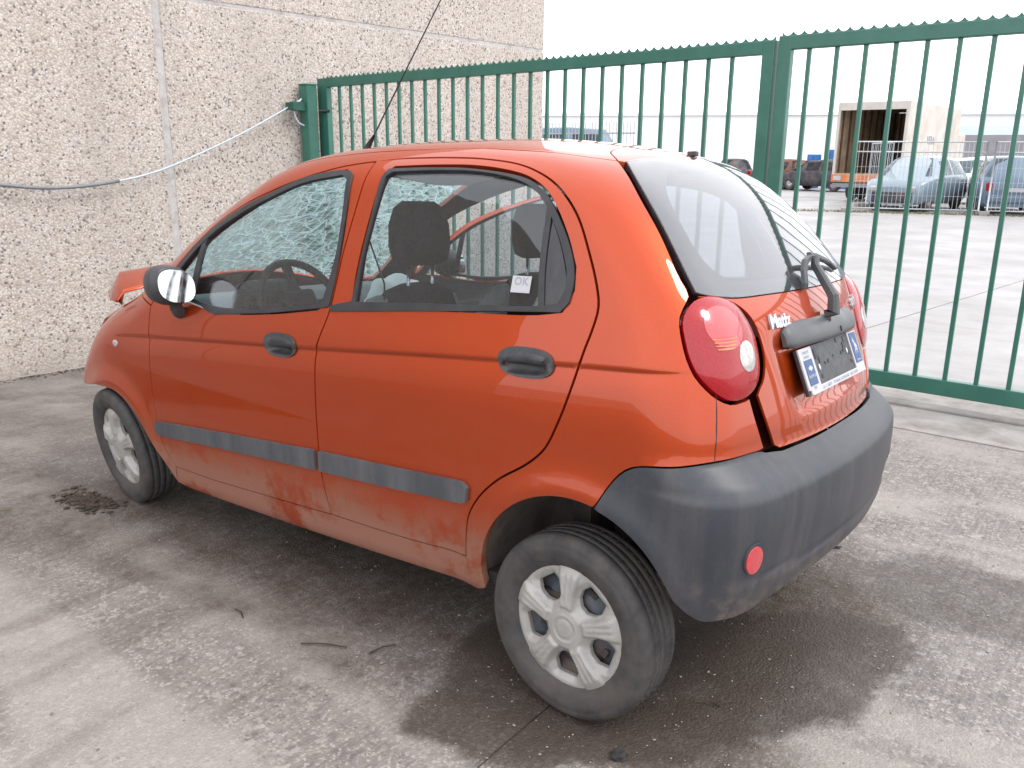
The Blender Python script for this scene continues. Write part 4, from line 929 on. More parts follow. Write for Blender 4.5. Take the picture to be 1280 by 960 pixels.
# ------------------------------------------------------------------ wheels
CINV = CARROT.inverted()
def cover_mesh():
    Rr = .190
    def pol(r, a): return (r*math.cos(R(a)), r*math.sin(R(a)))
    outer = np.array([pol(Rr, a) for a in np.arange(0, 360, 5)])
    holes = []
    for k in range(5):
        a0 = 72*k+36
        q = [pol(.078, a0-8), pol(.096, a0-18), pol(.122, a0-19), pol(.148, a0-12), pol(.149, a0+12), pol(.122, a0+19), pol(.096, a0+18), pol(.078, a0+8)]
        holes.append(resample(np.array(q+[q[0]]), .006)[:-1])
    allb = np.vstack([outer]+holes); g = np.arange(-Rr, Rr, .005); G = np.array([(x+(j % 2)*.0025, y) for j, y in enumerate(g) for x in g])
    m = np.hypot(G[:, 0], G[:, 1]) < Rr-.003
    for q in holes: m &= ~inside(G, q)
    G = G[m]; G = G[mind(G, allb) > .0025]; V2 = np.vstack([allb, G]); edges = []; k = 0
    for q in [outer]+holes:
        n = len(q); edges += [(k+i, k+(i+1) % n) for i in range(n)]; k += n
    r = delaunay_2d_cdt([Vector(v) for v in V2], edges, [], 0, 1e-7); V = np.array([tuple(v) for v in r[0]]); Fc = np.array([f for f in r[2] if len(f) == 3]); c = V[Fc].mean(1)
    m = np.hypot(c[:, 0], c[:, 1]) < Rr
    for q in holes: m &= ~inside(c, q)
    Fc = Fc[m]
    rad = np.hypot(V[:, 0], V[:, 1]); an_ = np.degrees(np.arctan2(V[:, 1], V[:, 0])) % 72; da = np.minimum(an_, 72-an_)   # spokes at 0, 60, ...
    w = rad*np.radians(da)
    h = .012*(1-(rad/Rr)**2) + .010/(1+np.exp((rad-.056)/.0022)) - .004*np.exp(-((rad-.030)/.003)**2) - .003*np.exp(-((rad-.047)/.003)**2)
    sp_ = 1/(1+np.exp(np.clip((w-.020-.20*np.clip(rad-.100, 0, 1))/.0013, -40, 40))); mid = np.clip((rad-.055)/.01, 0, 1)*np.clip((.182-rad)/.03, 0, 1)
    h += mid*(.0125*sp_) - mid*.004*np.exp(-((w-.0085)/.0022)**2)*np.clip((.160-rad)/.006, 0, 1)*np.clip((rad-.072)/.008, 0, 1)
    h += -.014*np.clip(1-mind(V, np.vstack(holes))/.018, 0, 1)*mid*(1-sp_)
    h += .004*np.exp(-((rad-.184)/.003)**2) - .012*np.clip((rad-.187)/.003, 0, 1)
    P = np.stack([V[:, 0], h, V[:, 1]], -1); n = len(P)
    fn = np.cross(P[Fc[:, 1]]-P[Fc[:, 0]], P[Fc[:, 2]]-P[Fc[:, 0]]); fl = fn[:, 1] < 0; Fc[fl] = Fc[fl][:, ::-1]
    E_ = {(f[i], f[(i+1) % 3]) for f in Fc for i in range(3)}; bd = [e for e in E_ if (e[1], e[0]) not in E_]
    I = P.copy(); I[:, 1] -= .012
    faces = [tuple(map(int, f)) for f in Fc]+[tuple(int(v)+n for v in f[::-1]) for f in Fc]+[(int(b), int(a), int(a)+n, int(b)+n) for a, b in bd]
    me = bpy.data.meshes.new('wheel_cover'); me.from_pydata(np.vstack([P, I]).tolist(), [], faces)
    me.polygons.foreach_set('use_smooth', [i < len(Fc) for i in range(len(faces))]); me.materials.append(MAT['hubcap']); return me
COVER = cover_mesh()
def tyre_mesh():
    bm = bmesh.new(); r0, w = .263, .0775
    prof = [(.052, .168), (.062, .176), (.070, .186), (.0755, .200), (.0785, .215), (.079, .228), (.0765, .2325), (.0768, .236), (.0745, .246), (.070, .2535), (.064, .2585), (.056, .2612)]
    for yc in (.040, .014, -.012, -.040):
        prof += [(yc+.0025, .2628), (yc+.0018, .2606), (yc-.0010, .2606), (yc-.0018, .2630)]
    prof += [(-.056, .2612), (-.066, .2575), (-.074, .247), (-.079, .228), (-.0755, .2), (-.062, .176), (-.052, .168)]
    lathe(bm, prof, 84)
    # cross sipes in the shoulder ribs
    me = bpy.data.meshes.new('tyre'); bmesh.ops.recalc_face_normals(bm, faces=bm.faces[:])
    for f in bm.faces:
        c = f.calc_center_median(); r = math.hypot(c.x, c.z)
        if r > .2545 and r < .259: f.smooth = False
    bm.to_mesh(me); bm.free(); me.materials.append(MAT['tyre']); return me
TYRE = tyre_mesh()
def blocks_mesh():
    bm = bmesh.new()
    for k in range(64):
        a = 2*math.pi*k/64
        for y0, y1, r in ((.021, .034, .2620), (-.019, -.034, .2620)):
            da = .030; tl = .012 if k % 2 else .004
            q = [(y0, a), (y1, a+tl), (y1, a+tl+da), (y0, a+da)]
            rr_ = [r if abs(y) < .06 else .2555 for y, _ in q]
            top = [bm.verts.new(((rad_+.0022)*math.cos(t), y, (rad_+.0022)*math.sin(t))) for (y, t), rad_ in zip(q, rr_)]
            bot = [bm.verts.new(((rad_-.004)*math.cos(t), y, (rad_-.004)*math.sin(t))) for (y, t), rad_ in zip(q, rr_)]
            bm.faces.new(top); [bm.faces.new((top[i], top[(i+1) % 4], bot[(i+1) % 4], bot[i])) for i in range(4)]
    bmesh.ops.recalc_face_normals(bm, faces=bm.faces[:]); me = bpy.data.meshes.new('tread'); bm.to_mesh(me); bm.free(); me.materials.append(MAT['tyre']); return me
BLOCKS = blocks_mesh()
def rim_mesh():
    bm = bmesh.new()
    prof = [(.058, .172), (.060, .180), (.052, .182), (.046, .170), (.030, .150), (.010, .145), (-.055, .150), (-.06, .18), (-.055, .18), (-.05, .148), (.004, .140), (.020, .135), (.024, .11), (.036, .09), (.036, .05), (.030, .02), (.030, .001), (.020, .001), (.02, .05), (.02, .09), (.01, .13), (-.05, .143), (-.052, .17)]
    lathe(bm, [(.058, .172), (.060, .180), (.050, .180), (.044, .166), (.032, .150), (.016, .142), (.012, .120), (.030, .098), (.030, .06), (.024, .001), (.014, .001), (.018, .06), (.018, .096), (.000, .120), (-.055, .146), (-.058, .176), (-.050, .180), (.030, .158)], 48)
    bmesh.ops.recalc_face_normals(bm, faces=bm.faces[:])
    for k in range(8):   # slots of the steel disc
        a = R(45*k+10); bbox(bm, (.112*math.cos(a), .021, .112*math.sin(a)), (.020, .006, .026), rot=Matrix.Rotation(-a, 3, 'Y'), mat=1)
    lathe(bm, [(-.03, .001), (-.03, .11), (-.02, .11), (-.02, .001)], 24, mat=1)
    me = bpy.data.meshes.new('steel_rim'); bm.to_mesh(me); bm.free(); me.materials.append(MAT['rim']); me.materials.append(MAT['under_dark']); return me
RIM = rim_mesh()
def wheel(x, y, z, sd, toe, camber, spin, label=None):
    o = mobj('wheel', RIM, car)
    M = Matrix.Translation((x, y, z)) @ Matrix.Rotation(toe*sd, 4, 'Z') @ Matrix.Rotation(camber*sd, 4, 'X')
    if sd < 0: M = M @ Matrix.Rotation(math.pi, 4, 'Z')
    o.matrix_local = CINV @ M @ Matrix.Rotation(spin, 4, 'Y')
    t = mobj('tyre', TYRE, o); tr = mobj('tread', BLOCKS, o); tr['kind'] = 'stuff'
    c = mobj('wheel_cover', COVER, o); c.matrix_local = Matrix.Translation((0, .055, 0))
    return o
wheel(0, .638, .264, 1, R(-2.4), R(1.9), R(-18)); wheel(0, -.64, .263, -1, 0, 0, .4)
wheel(2.352, .625, .262, 1, R(-6.5), R(-6.5), R(-12)); wheel(2.345, -.64, .263, -1, R(3), 0, .9)

# ------------------------------------------------------------------ ground
def _hash(ix, iy, s): 
    h = (ix*374761393+iy*668265263+s*1442695041) & 0xffffffff; h = ((h ^ (h >> 13))*1274126177) & 0xffffffff
    return ((h ^ (h >> 16)) & 0xffff)/65535.0
def vnoise(x, y, s=0):
    ix = np.floor(x).astype(np.int64); iy = np.floor(y).astype(np.int64); fx = x-ix; fy = y-iy; fx = fx*fx*(3-2*fx); fy = fy*fy*(3-2*fy)
    return (_hash(ix, iy, s)*(1-fx)+_hash(ix+1, iy, s)*fx)*(1-fy)+(_hash(ix, iy+1, s)*(1-fx)+_hash(ix+1, iy+1, s)*fx)*fy
def fbm(x, y, s=0, o=5):
    r = 0; a = .5; t = 0
    for i in range(o): r = r+a*vnoise(x*2**i, y*2**i, s+i*17); t += a; a *= .5
    return r/t
def ss(a, b, x): t = np.clip((x-a)/(b-a), 0, 1); return t*t*(3-2*t)
def gz(x, y):
    return -.33*ss(2.7, 6.4, x)*ss(-3.0, -1.9, y)
def polydist(X, Y, poly):
    """signed distance (negative inside)"""
    P = np.array(poly, float); Q = np.stack([X.ravel(), Y.ravel()], -1); d = np.full(len(Q), 1e9)
    for a, b in zip(P, np.roll(P, -1, 0)):
        ab = b-a; t = np.clip(((Q-a)@ab)/(ab@ab), 0, 1); d = np.minimum(d, np.hypot(*(Q-a-t[:, None]*ab).T))
    return np.where(inside(Q, P), -d, d).reshape(X.shape)
def ground_masks(x, y):
    w = (fbm(x*3, y*3, 3)-.5); w2 = fbm(x*11, y*11, 9)-.5; w3 = fbm(x*34, y*34, 5)-.5
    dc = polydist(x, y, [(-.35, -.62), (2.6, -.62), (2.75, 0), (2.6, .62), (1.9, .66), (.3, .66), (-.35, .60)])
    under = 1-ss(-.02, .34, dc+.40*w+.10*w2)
    stain = polydist(x, y, [(-.06, .06), (-.33, -.24), (-.60, -.33), (-.70, -.20), (-.675, .07), (-.64, .28), (-.55, .42), (-.40, .56), (-.28, .70), (-.02, .95), (.3, 1.02), (.5, .6), (.3, 0)])
    wet = (1-ss(-.030, .022, stain+.16*w+.07*w2+.05*w3))*(.85+.9*(fbm(x*5, y*5, 61)-.3))
    pud = polydist(x, y, [(-.36, -.70), (-.47, -.95), (-.62, -1.02), (-.80, -.98), (-1.1, -.98), (-1.3, -.70), (-1.15, -.50), (-.80, -.45), (-.62, -.44), (-.46, -.55)])
    wet2 = (1-ss(-.045, .03, pud+.14*w+.08*w2+.05*w3))*(.6+.9*(fbm(x*5, y*5, 63)-.3))
    left = ss(1.45, 2.2, x+.9*w+.35*w2-.1*y)*(.55+.9*(fbm(x*1.6, y*5, 21)-.28))
    band = (1-ss(-.05, .42, np.abs(y-.80)+.6*w+.25*w2))*ss(.2, .7, x)
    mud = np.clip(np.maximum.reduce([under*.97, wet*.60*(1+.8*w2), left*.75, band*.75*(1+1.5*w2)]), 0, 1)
    streak = ss(.50, .66, fbm(x*8+.6*y, y*1.1, 91))*.55*ss(-.2, .5, x)*(1-ss(1.9, 2.4, y)); mud = np.maximum(mud, streak*(.6+.8*(fbm(x*14, y*6, 93)-.2)))
    mud = mud*(.72+.8*np.clip(fbm(x*8, y*8, 41)-.3, 0, .5))
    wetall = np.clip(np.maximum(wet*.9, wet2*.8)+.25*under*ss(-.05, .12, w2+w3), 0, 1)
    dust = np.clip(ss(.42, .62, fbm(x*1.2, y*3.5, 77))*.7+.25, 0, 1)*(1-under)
    wheelrut = ss(.10, .0, np.abs(y-1.05+.12*np.sin(x*1.7))+.2*w)*.35*ss(.2, .7, x)
    return wetall, np.clip(mud+wheelrut, 0, 1), dust*(1-.7*wetall)
def grid_ground(name, x0, x1, y0, y1, h, z0=0., rough=.004, mat='ground'):
    xs = np.linspace(x0, x1, int((x1-x0)/h)+1); ys = np.linspace(y0, y1, int((y1-y0)/h)+1)
    X, Y = np.meshgrid(xs, ys, indexing='ij'); n, m = X.shape
    wet, mud, dust = ground_masks(X, Y)
    Z = gz(X, Y)+z0+rough*(fbm(X*5, Y*5, 11)-.5)*(1-.8*wet)*2+.0035*(fbm(X*26, Y*26, 12, 3)-.5)*(1-.8*wet)*(1+mud)
    V = np.stack([X, Y, Z], -1).reshape(-1, 3); idx = np.arange(n*m).reshape(n, m)
    Fq = np.stack([idx[:-1, :-1], idx[1:, :-1], idx[1:, 1:], idx[:-1, 1:]], -1).reshape(-1, 4)
    me = bpy.data.meshes.new(name); me.from_pydata(V.tolist(), [], Fq.tolist()); me.materials.append(MAT[mat]); me.polygons.foreach_set('use_smooth', [True]*len(Fq))
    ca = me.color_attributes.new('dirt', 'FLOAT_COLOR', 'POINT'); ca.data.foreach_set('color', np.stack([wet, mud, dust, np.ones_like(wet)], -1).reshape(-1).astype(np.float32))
    # skirt so that the slab has depth
    o = mobj(name, me); return o
# near yard: two cast bays with the joint that runs under the rear wheel
JX = .052
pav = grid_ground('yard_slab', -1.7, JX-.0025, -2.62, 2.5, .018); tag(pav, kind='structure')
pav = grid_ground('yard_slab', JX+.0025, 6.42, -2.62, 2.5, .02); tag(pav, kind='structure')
bm = bmesh.new(); bbox(bm, (JX, -.06, -.012), (.03, 5.1, .012)); tag(from_bm('slab_joint', bm, MAT['housing']), kind='structure')
# the rest of the yard on this side of the gate
bm = bmesh.new()
def quad(bm, x0, x1, y0, y1, z, n=1):
    bm.faces.new([bm.verts.new(v) for v in ((x0, y0, z), (x1, y0, z), (x1, y1, z), (x0, y1, z))])
quad(bm, -300, 300, -400, 300, -.40); tag(from_bm('ground', bm, MAT['far_concrete']), kind='structure')
bm = bmesh.new()
quad(bm, -80, -1.7, -2.62, 80, -.004); quad(bm, -1.7, 6.42, 2.5, 80, -.004); tag(from_bm('yard_ground', bm, MAT['ground']), kind='structure')
# gate threshold: a cast strip with a sunken line of grit beside it
for (y0, y1, z) in ((-3.12, -2.635, .004), (-3.60, -3.135, .016)):
    bm = bmesh.new(); bbox(bm, (-2.0, (y0+y1)/2, z-.10), (20, y1-y0, .20), bevel=.008)
    tag(from_bm('gate_threshold', bm, MAT['threshold']), kind='structure')
bm = bmesh.new(); bbox(bm, (-2.0, -3.12, -.10), (20, .5, .19)); tag(from_bm('threshold_bed', bm, MAT['under_dark']), kind='structure')
# long concrete bays beyond the gate
fy = empty('far_yard'); tag(fy, kind='structure'); fy.location = (.92, -5.91, 0); fy.rotation_euler = (0, 0, R(-90)+math.atan2(-4.44, -.61)+R(180))
ang_ = math.atan2(-4.44, -.61)    # run of the joint
fy.rotation_euler = (0, 0, ang_)
for k in range(-7, 8):
    bm = bmesh.new()
    for (xa, xb) in ((-12, 30),) :
        bbox(bm, ((xa+xb)/2, k*5.2+2.6, -.12), (xb-xa, 5.2-.014, .24), bevel=.004)
    s_ = from_bm('concrete_bay', bm, MAT['far_concrete'], fy)
# trim: bays must not run under the near yard -> cut them at the gate line
for s_ in fy.children:
    me = s_.data; bm = bmesh.new(); bm.from_mesh(me); Mi = (Matrix.Translation(fy.location) @ fy.rotation_euler.to_matrix().to_4x4()).inverted()
    co = Mi @ Vector((0, -3.605, 0)); no = Mi.to_3x3() @ Vector((0, 1, 0))
    bmesh.ops.bisect_plane(bm, geom=bm.verts[:]+bm.edges[:]+bm.faces[:], plane_co=co, plane_no=no, clear_outer=True)
    if not bm.faces: bm.free(); bpy.data.objects.remove(s_); continue
    bmesh.ops.holes_fill(bm, edges=[e for e in bm.edges if e.is_boundary]); bm.to_mesh(me); bm.free()
bm = bmesh.new(); quad(bm, -250, 250, -380, -3.61, -.018); tag(from_bm('far_ground', bm, MAT['far_concrete']), kind='structure')
# loose grit
def scatter(name, n, fn, mat, smin, smax, label, flat=.7):
    vs = []; fs = []; k = 0
    ico = [(0, 0, 1), (.9, 0, .4), (.28, .85, .45), (-.72, .53, .4), (-.72, -.53, .42), (.28, -.85, .4), (0, 0, -.4)]
    fi = [(0, 1, 2), (0, 2, 3), (0, 3, 4), (0, 4, 5), (0, 5, 1), (6, 2, 1), (6, 3, 2), (6, 4, 3), (6, 5, 4), (6, 1, 5)]
    for _ in range(n):
        x, y = fn(); s = smin+(smax-smin)*rng.random()**3; a = rng.random()*6.28; z = float(gz(np.array([x]), np.array([y]))[0])
        q = rng.uniform(.6, 1.3, 3)
        for v in ico:
            X, Y, Z = v[0]*s*q[0], v[1]*s*q[1], v[2]*s*q[2]*flat; vs.append((x+X*math.cos(a)-Y*math.sin(a), y+X*math.sin(a)+Y*math.cos(a), z+Z+s*.15))
        fs += [tuple(i+k for i in f) for f in fi]; k += 7
    me = bpy.data.meshes.new(name); me.from_pydata(vs, [], fs); me.materials.append(mat)
    o = mobj(name, me); tag(o, label, name.replace('_', ' '), kind='stuff'); return o
def near():
    while True:
        x, y = rng.uniform(-1.4, 5.5), rng.uniform(-2.5, 2.3)
        d = math.hypot(x+1.1, y-2.4)
        if rng.random() < min(1, 1.6/max(d, .4)**1.2): return x, y
scatter('grit', 5200, near, MAT['stone'], .0014, .0065, 'fine loose grit scattered over the yard concrete round the orange car')
def nearwet():
    return rng.normal(0.05, .45), rng.normal(.35, .32)
scatter('glass_crumbs', 420, nearwet, MAT['white_print'], .001, .0035, 'pale glass crumbs sprinkled on the wet ground behind the orange car')
def dirtpile():
    a = rng.random()*6.28; r = abs(rng.normal(0, .08)); return 2.50+r*math.cos(a)*1.1, .80+r*math.sin(a)*.55
scatter('leaf_litter', 700, dirtpile, MAT['leafdirt'], .004, .020, 'small clump of rotten brown leaves lying by the front wheel', .45)
def wallfoot():
    y = rng.uniform(-1.8, 2.2); return 6.33+.0886*y-abs(rng.normal(0, .07)), y
scatter('wall_debris', 900, wallfoot, MAT['leafdirt'], .003, .016, 'brown dirt and leaf crumbs along the foot of the pebble wall', .5)
bm = bmesh.new(); rr = random.Random(5)
bmesh.ops.create_icosphere(bm, subdivisions=2, radius=.022)
for v in bm.verts: v.co *= rr.uniform(.75, 1.2); v.co.z *= .5
o = from_bm('stone_lump', bm, MAT['under_dark']); o.location = (-.21, .76, .008); tag(o, 'small dark lump of tarmac on the wet patch behind the rear wheel', 'lump')
bm = bmesh.new(); prism(bm, [(-.03, -.01), (.028, -.014), (.034, .006), (-.01, .016), (-.034, .008)], 2, 0, .006)
o = from_bm('plastic_shard', bm, MAT['trim_plastic']); o.location = (-.25, -.82, .008); o.rotation_euler = (.15, -.1, .5); tag(o, 'dark plastic shard lying on the concrete right of the bumper', 'shard')
for k, (x, y, a, L_) in enumerate(((.78, .90, .5, .15), (.62, .80, 1.2, .09), (1.15, .95, -.3, .07), (-.30, .42, .2, .06))):
    bm = bmesh.new(); tube(bm, [(-L_/2, 0, .004), (0, .008*rr.uniform(-1, 1), .007), (L_/2, .004, .004)], .0022, n=5)
    o = from_bm('twig', bm, MAT['leafdirt']); o.location = (x, y, .002); o.rotation_euler = (0, 0, a)
    tag(o, ['long thin twig on the dirt beside the rear wheel arch', 'shorter twig on the ground just in front of the rear wheel', 'small twig on the ground below the side sill', 'tiny twig on the wet patch under the bumper'][k], 'twig', 'twigs on the yard')

# ------------------------------------------------------------------ pebble-dashed wall
wl = empty('building_wall', (6.36, .158, 0), -math.atan(.0886)+0.0)
wl.rotation_euler = (0, 0, -math.atan(.0886))
tag(wl, 'tall beige exposed-pebble concrete building wall behind the car and the hinge post', 'wall')
cs = math.cos(math.atan(.0886)); yl = lambda y: (y-.158)/cs
VJ, YE, HZ = yl(-1.947), yl(-7.075), 2.815
def wall_panel(y0, y1, z0, z1):
    bm = bmesh.new(); bbox(bm, (.125, (y0+y1)/2, (z0+z1)/2), (.25, abs(y1-y0), z1-z0), bevel=.010)
    from_bm('wall_panel', bm, MAT['pebble'], wl)
wall_panel(VJ+.034, VJ+6.0, -.45, HZ-.017); wall_panel(YE, VJ-.034, -.45, HZ-.017)
wall_panel(VJ+.034, VJ+6.0, HZ+.017, 6.5); wall_panel(YE, VJ-.034, HZ+.017, 6.5)
wall_panel(VJ+6.03, VJ+12, -.45, HZ-.017); wall_panel(VJ+6.03, VJ+12, HZ+.017, 6.5)
bm = bmesh.new(); bbox(bm, (.08, VJ, 3.0), (.145, .080, 7.0)); from_bm('joint_seal', bm, MAT['joint_seal'], wl)
bm = bmesh.new(); bbox(bm, (.08, (YE+VJ+12)/2, HZ), (.148, VJ+12-YE-.03, .040)); from_bm('joint_seal', bm, MAT['joint_seal'], wl)
bm = bmesh.new(); bbox(bm, (4.2, (YE+VJ+12)/2, 3.0), (7.8, VJ+12-YE-.4, 7.0)); from_bm('building_core', bm, MAT['joint_seal'], wl)

# ------------------------------------------------------------------ gate
def scallop_mesh(L, p=.0705, h=.023):
    bm = bmesh.new(); n = int(L/p)
    pts = [(0, 0)]
    for k in range(n):
        x0 = k*p
        for j in range(6): 
            t = j/6; pts.append((x0+p*t, .005+h-h*math.sin(math.pi*t)**.7))
    pts.append((n*p, .005+h)); pts.append((n*p, 0))
    for a, b in zip(pts[1:-2], pts[2:-1]):
        q = [(a[0], 0), (b[0], 0), b, a]
        A = [bm.verts.new((x, -.003, z)) for x, z in q]; Bq = [bm.verts.new((x, .003, z)) for x, z in q]
        bm.faces.new(A); bm.faces.new(Bq[::-1]); bm.faces.new((A[3], A[2], Bq[2], Bq[3]))
    return bm
BARM = None
def leaf(name, P0, P1, zt, zb, barst, label, stiles):
    """P0,P1 ends on plan; local x runs from P0 to P1"""
    d = Vector((P1[0]-P0[0], P1[1]-P0[1])); L = d.length
    r = empty(name, (P0[0], P0[1], 0), math.atan2(d.y, d.x)); tag(r, label, 'gate')
    bm = bmesh.new(); bbox(bm, (L/2, 0, zt-.045), (L-.002, .058, .085), bevel=.006); from_bm('top_rail', bm, MAT['green'], r)
    bm = bmesh.new(); bbox(bm, (L/2, 0, zb+.05), (L-.16, .058, .10), bevel=.006); from_bm('bottom_rail', bm, MAT['green'], r)
    sm = scallop_mesh(L-.02); o = from_bm('scalloped_strip', sm, MAT['green'], r); o.location = (.01, 0, zt-.004)
    for x in stiles:
        bm = bmesh.new(); bbox(bm, (x, 0, (zt+zb)/2-.0015), (.085 if x == .0425 or L < 4.5 else .15, .064, zt-zb), bevel=.007); from_bm('stile', bm, MAT['green'], r)
    bm = bmesh.new(); bbox(bm, (0, 0, 0), (.026, .026, zt-zb-.185), bevel=.004); bme = bpy.data.meshes.new('bar'); bm.to_mesh(bme); bm.free(); bme.materials.append(MAT['green'])
    for x in barst:
        o = mobj('bar', bme, r); o.location = (x, 0, (zt+zb)/2+.006)
    return r
H_, J_ = (5.965, -3.545), (1.105, -3.247)
LL = math.hypot(H_[0]-J_[0], H_[1]-J_[1])
gl_ = leaf('gate_leaf', J_, H_, 2.235, .075, [(.0540+.037835*k)*4.674+.055 for k in range(25)], 'green barred gate leaf hinged near the wall, behind the orange car', (.0425, LL-.075))
RR_ = (-3.2, -3.178)
LR = math.hypot(RR_[0]-1.09, RR_[1]+3.2515)
gr_ = leaf('gate_leaf', (1.085, -3.2515), RR_, 2.255, .085, [.195+.1735*k for k in range(23)], 'green barred gate leaf at the right of the picture, with scrap cars behind it', (.0425, LR-.0425))
bm = bmesh.new(); bbox(bm, (.0, .0, 1.0), (.02, .05, .14), bevel=.003); bbox(bm, (-.05, .0, 1.02), (.10, .016, .03), bevel=.003)
o = from_bm('lock', bm, MAT['iron'], gr_); o.location = (-.0, .045, 0)
gp = empty('gate_post', (5.945, -3.375, 0)); tag(gp, 'square green hinge post of the gate standing against the pebble wall', 'post')
bm = bmesh.new(); bbox(bm, (0, 0, .85), (.125, .125, 2.62), bevel=.012); from_bm('post_tube', bm, MAT['green'], gp)
bm = bmesh.new(); bbox(bm, (0, 0, 2.166), (.135, .135, .014), bevel=.003); from_bm('post_cap', bm, MAT['green'], gp)
bm = bmesh.new(); bbox(bm, (-.01, .13, 1.955), (.05, .17, .085), bevel=.006); bbox(bm, (.02, .21, 1.955), (.12, .03, .07), bevel=.004); from_bm('wall_bracket', bm, MAT['green_dark'], gp)
bm = bmesh.new()
for z in (1.92, .5): tube(bm, [(-.062, -.075, z), (-.11, -.115, z), (-.14, -.15, z)], .014, n=8)
from_bm('hinge', bm, MAT['iron'], gp)
# cable sagging along the wall
cp = [(6.27, .75, 1.42), (6.24, .1, 1.31), (6.22, -.512, 1.244), (6.195, -.798, 1.214), (6.167, -1.108, 1.22), (6.132, -1.512, 1.274), (6.106, -1.803, 1.346), (6.071, -2.193, 1.494), (6.034, -2.611, 1.673), (6.003, -2.967, 1.846), (5.976, -3.265, 2.001), (5.95, -3.30, 2.03)]
cc = catmull(np.array(cp), 5)
cab = empty('wall_cable', (6.13, -1.5, 1.27)); tag(cab, 'pale cable in a grey sleeve sagging across the pebble wall to the gate post', 'cable')
off = np.array([6.13, -1.5, 1.27])
bm = bmesh.new(); tube(bm, [tuple(p-off) for p in cc if p[1] > -1.50], .014, n=8); from_bm('grey_sleeve', bm, MAT['cable_grey'], cab)
bm = bmesh.new(); tube(bm, [tuple(p-off) for p in cc if p[1] < -1.38], .0085, n=8)
lp_ = catmull(np.array([(5.955, -3.295, 2.02), (5.955, -3.22, 1.97), (5.955, -3.205, 1.88), (5.955, -3.25, 1.80), (5.95, -3.31, 1.775)]), 6)
tube(bm, [tuple(p-off) for p in lp_], .0085, n=8); from_bm('pale_flex', bm, MAT['cable_white'], cab)

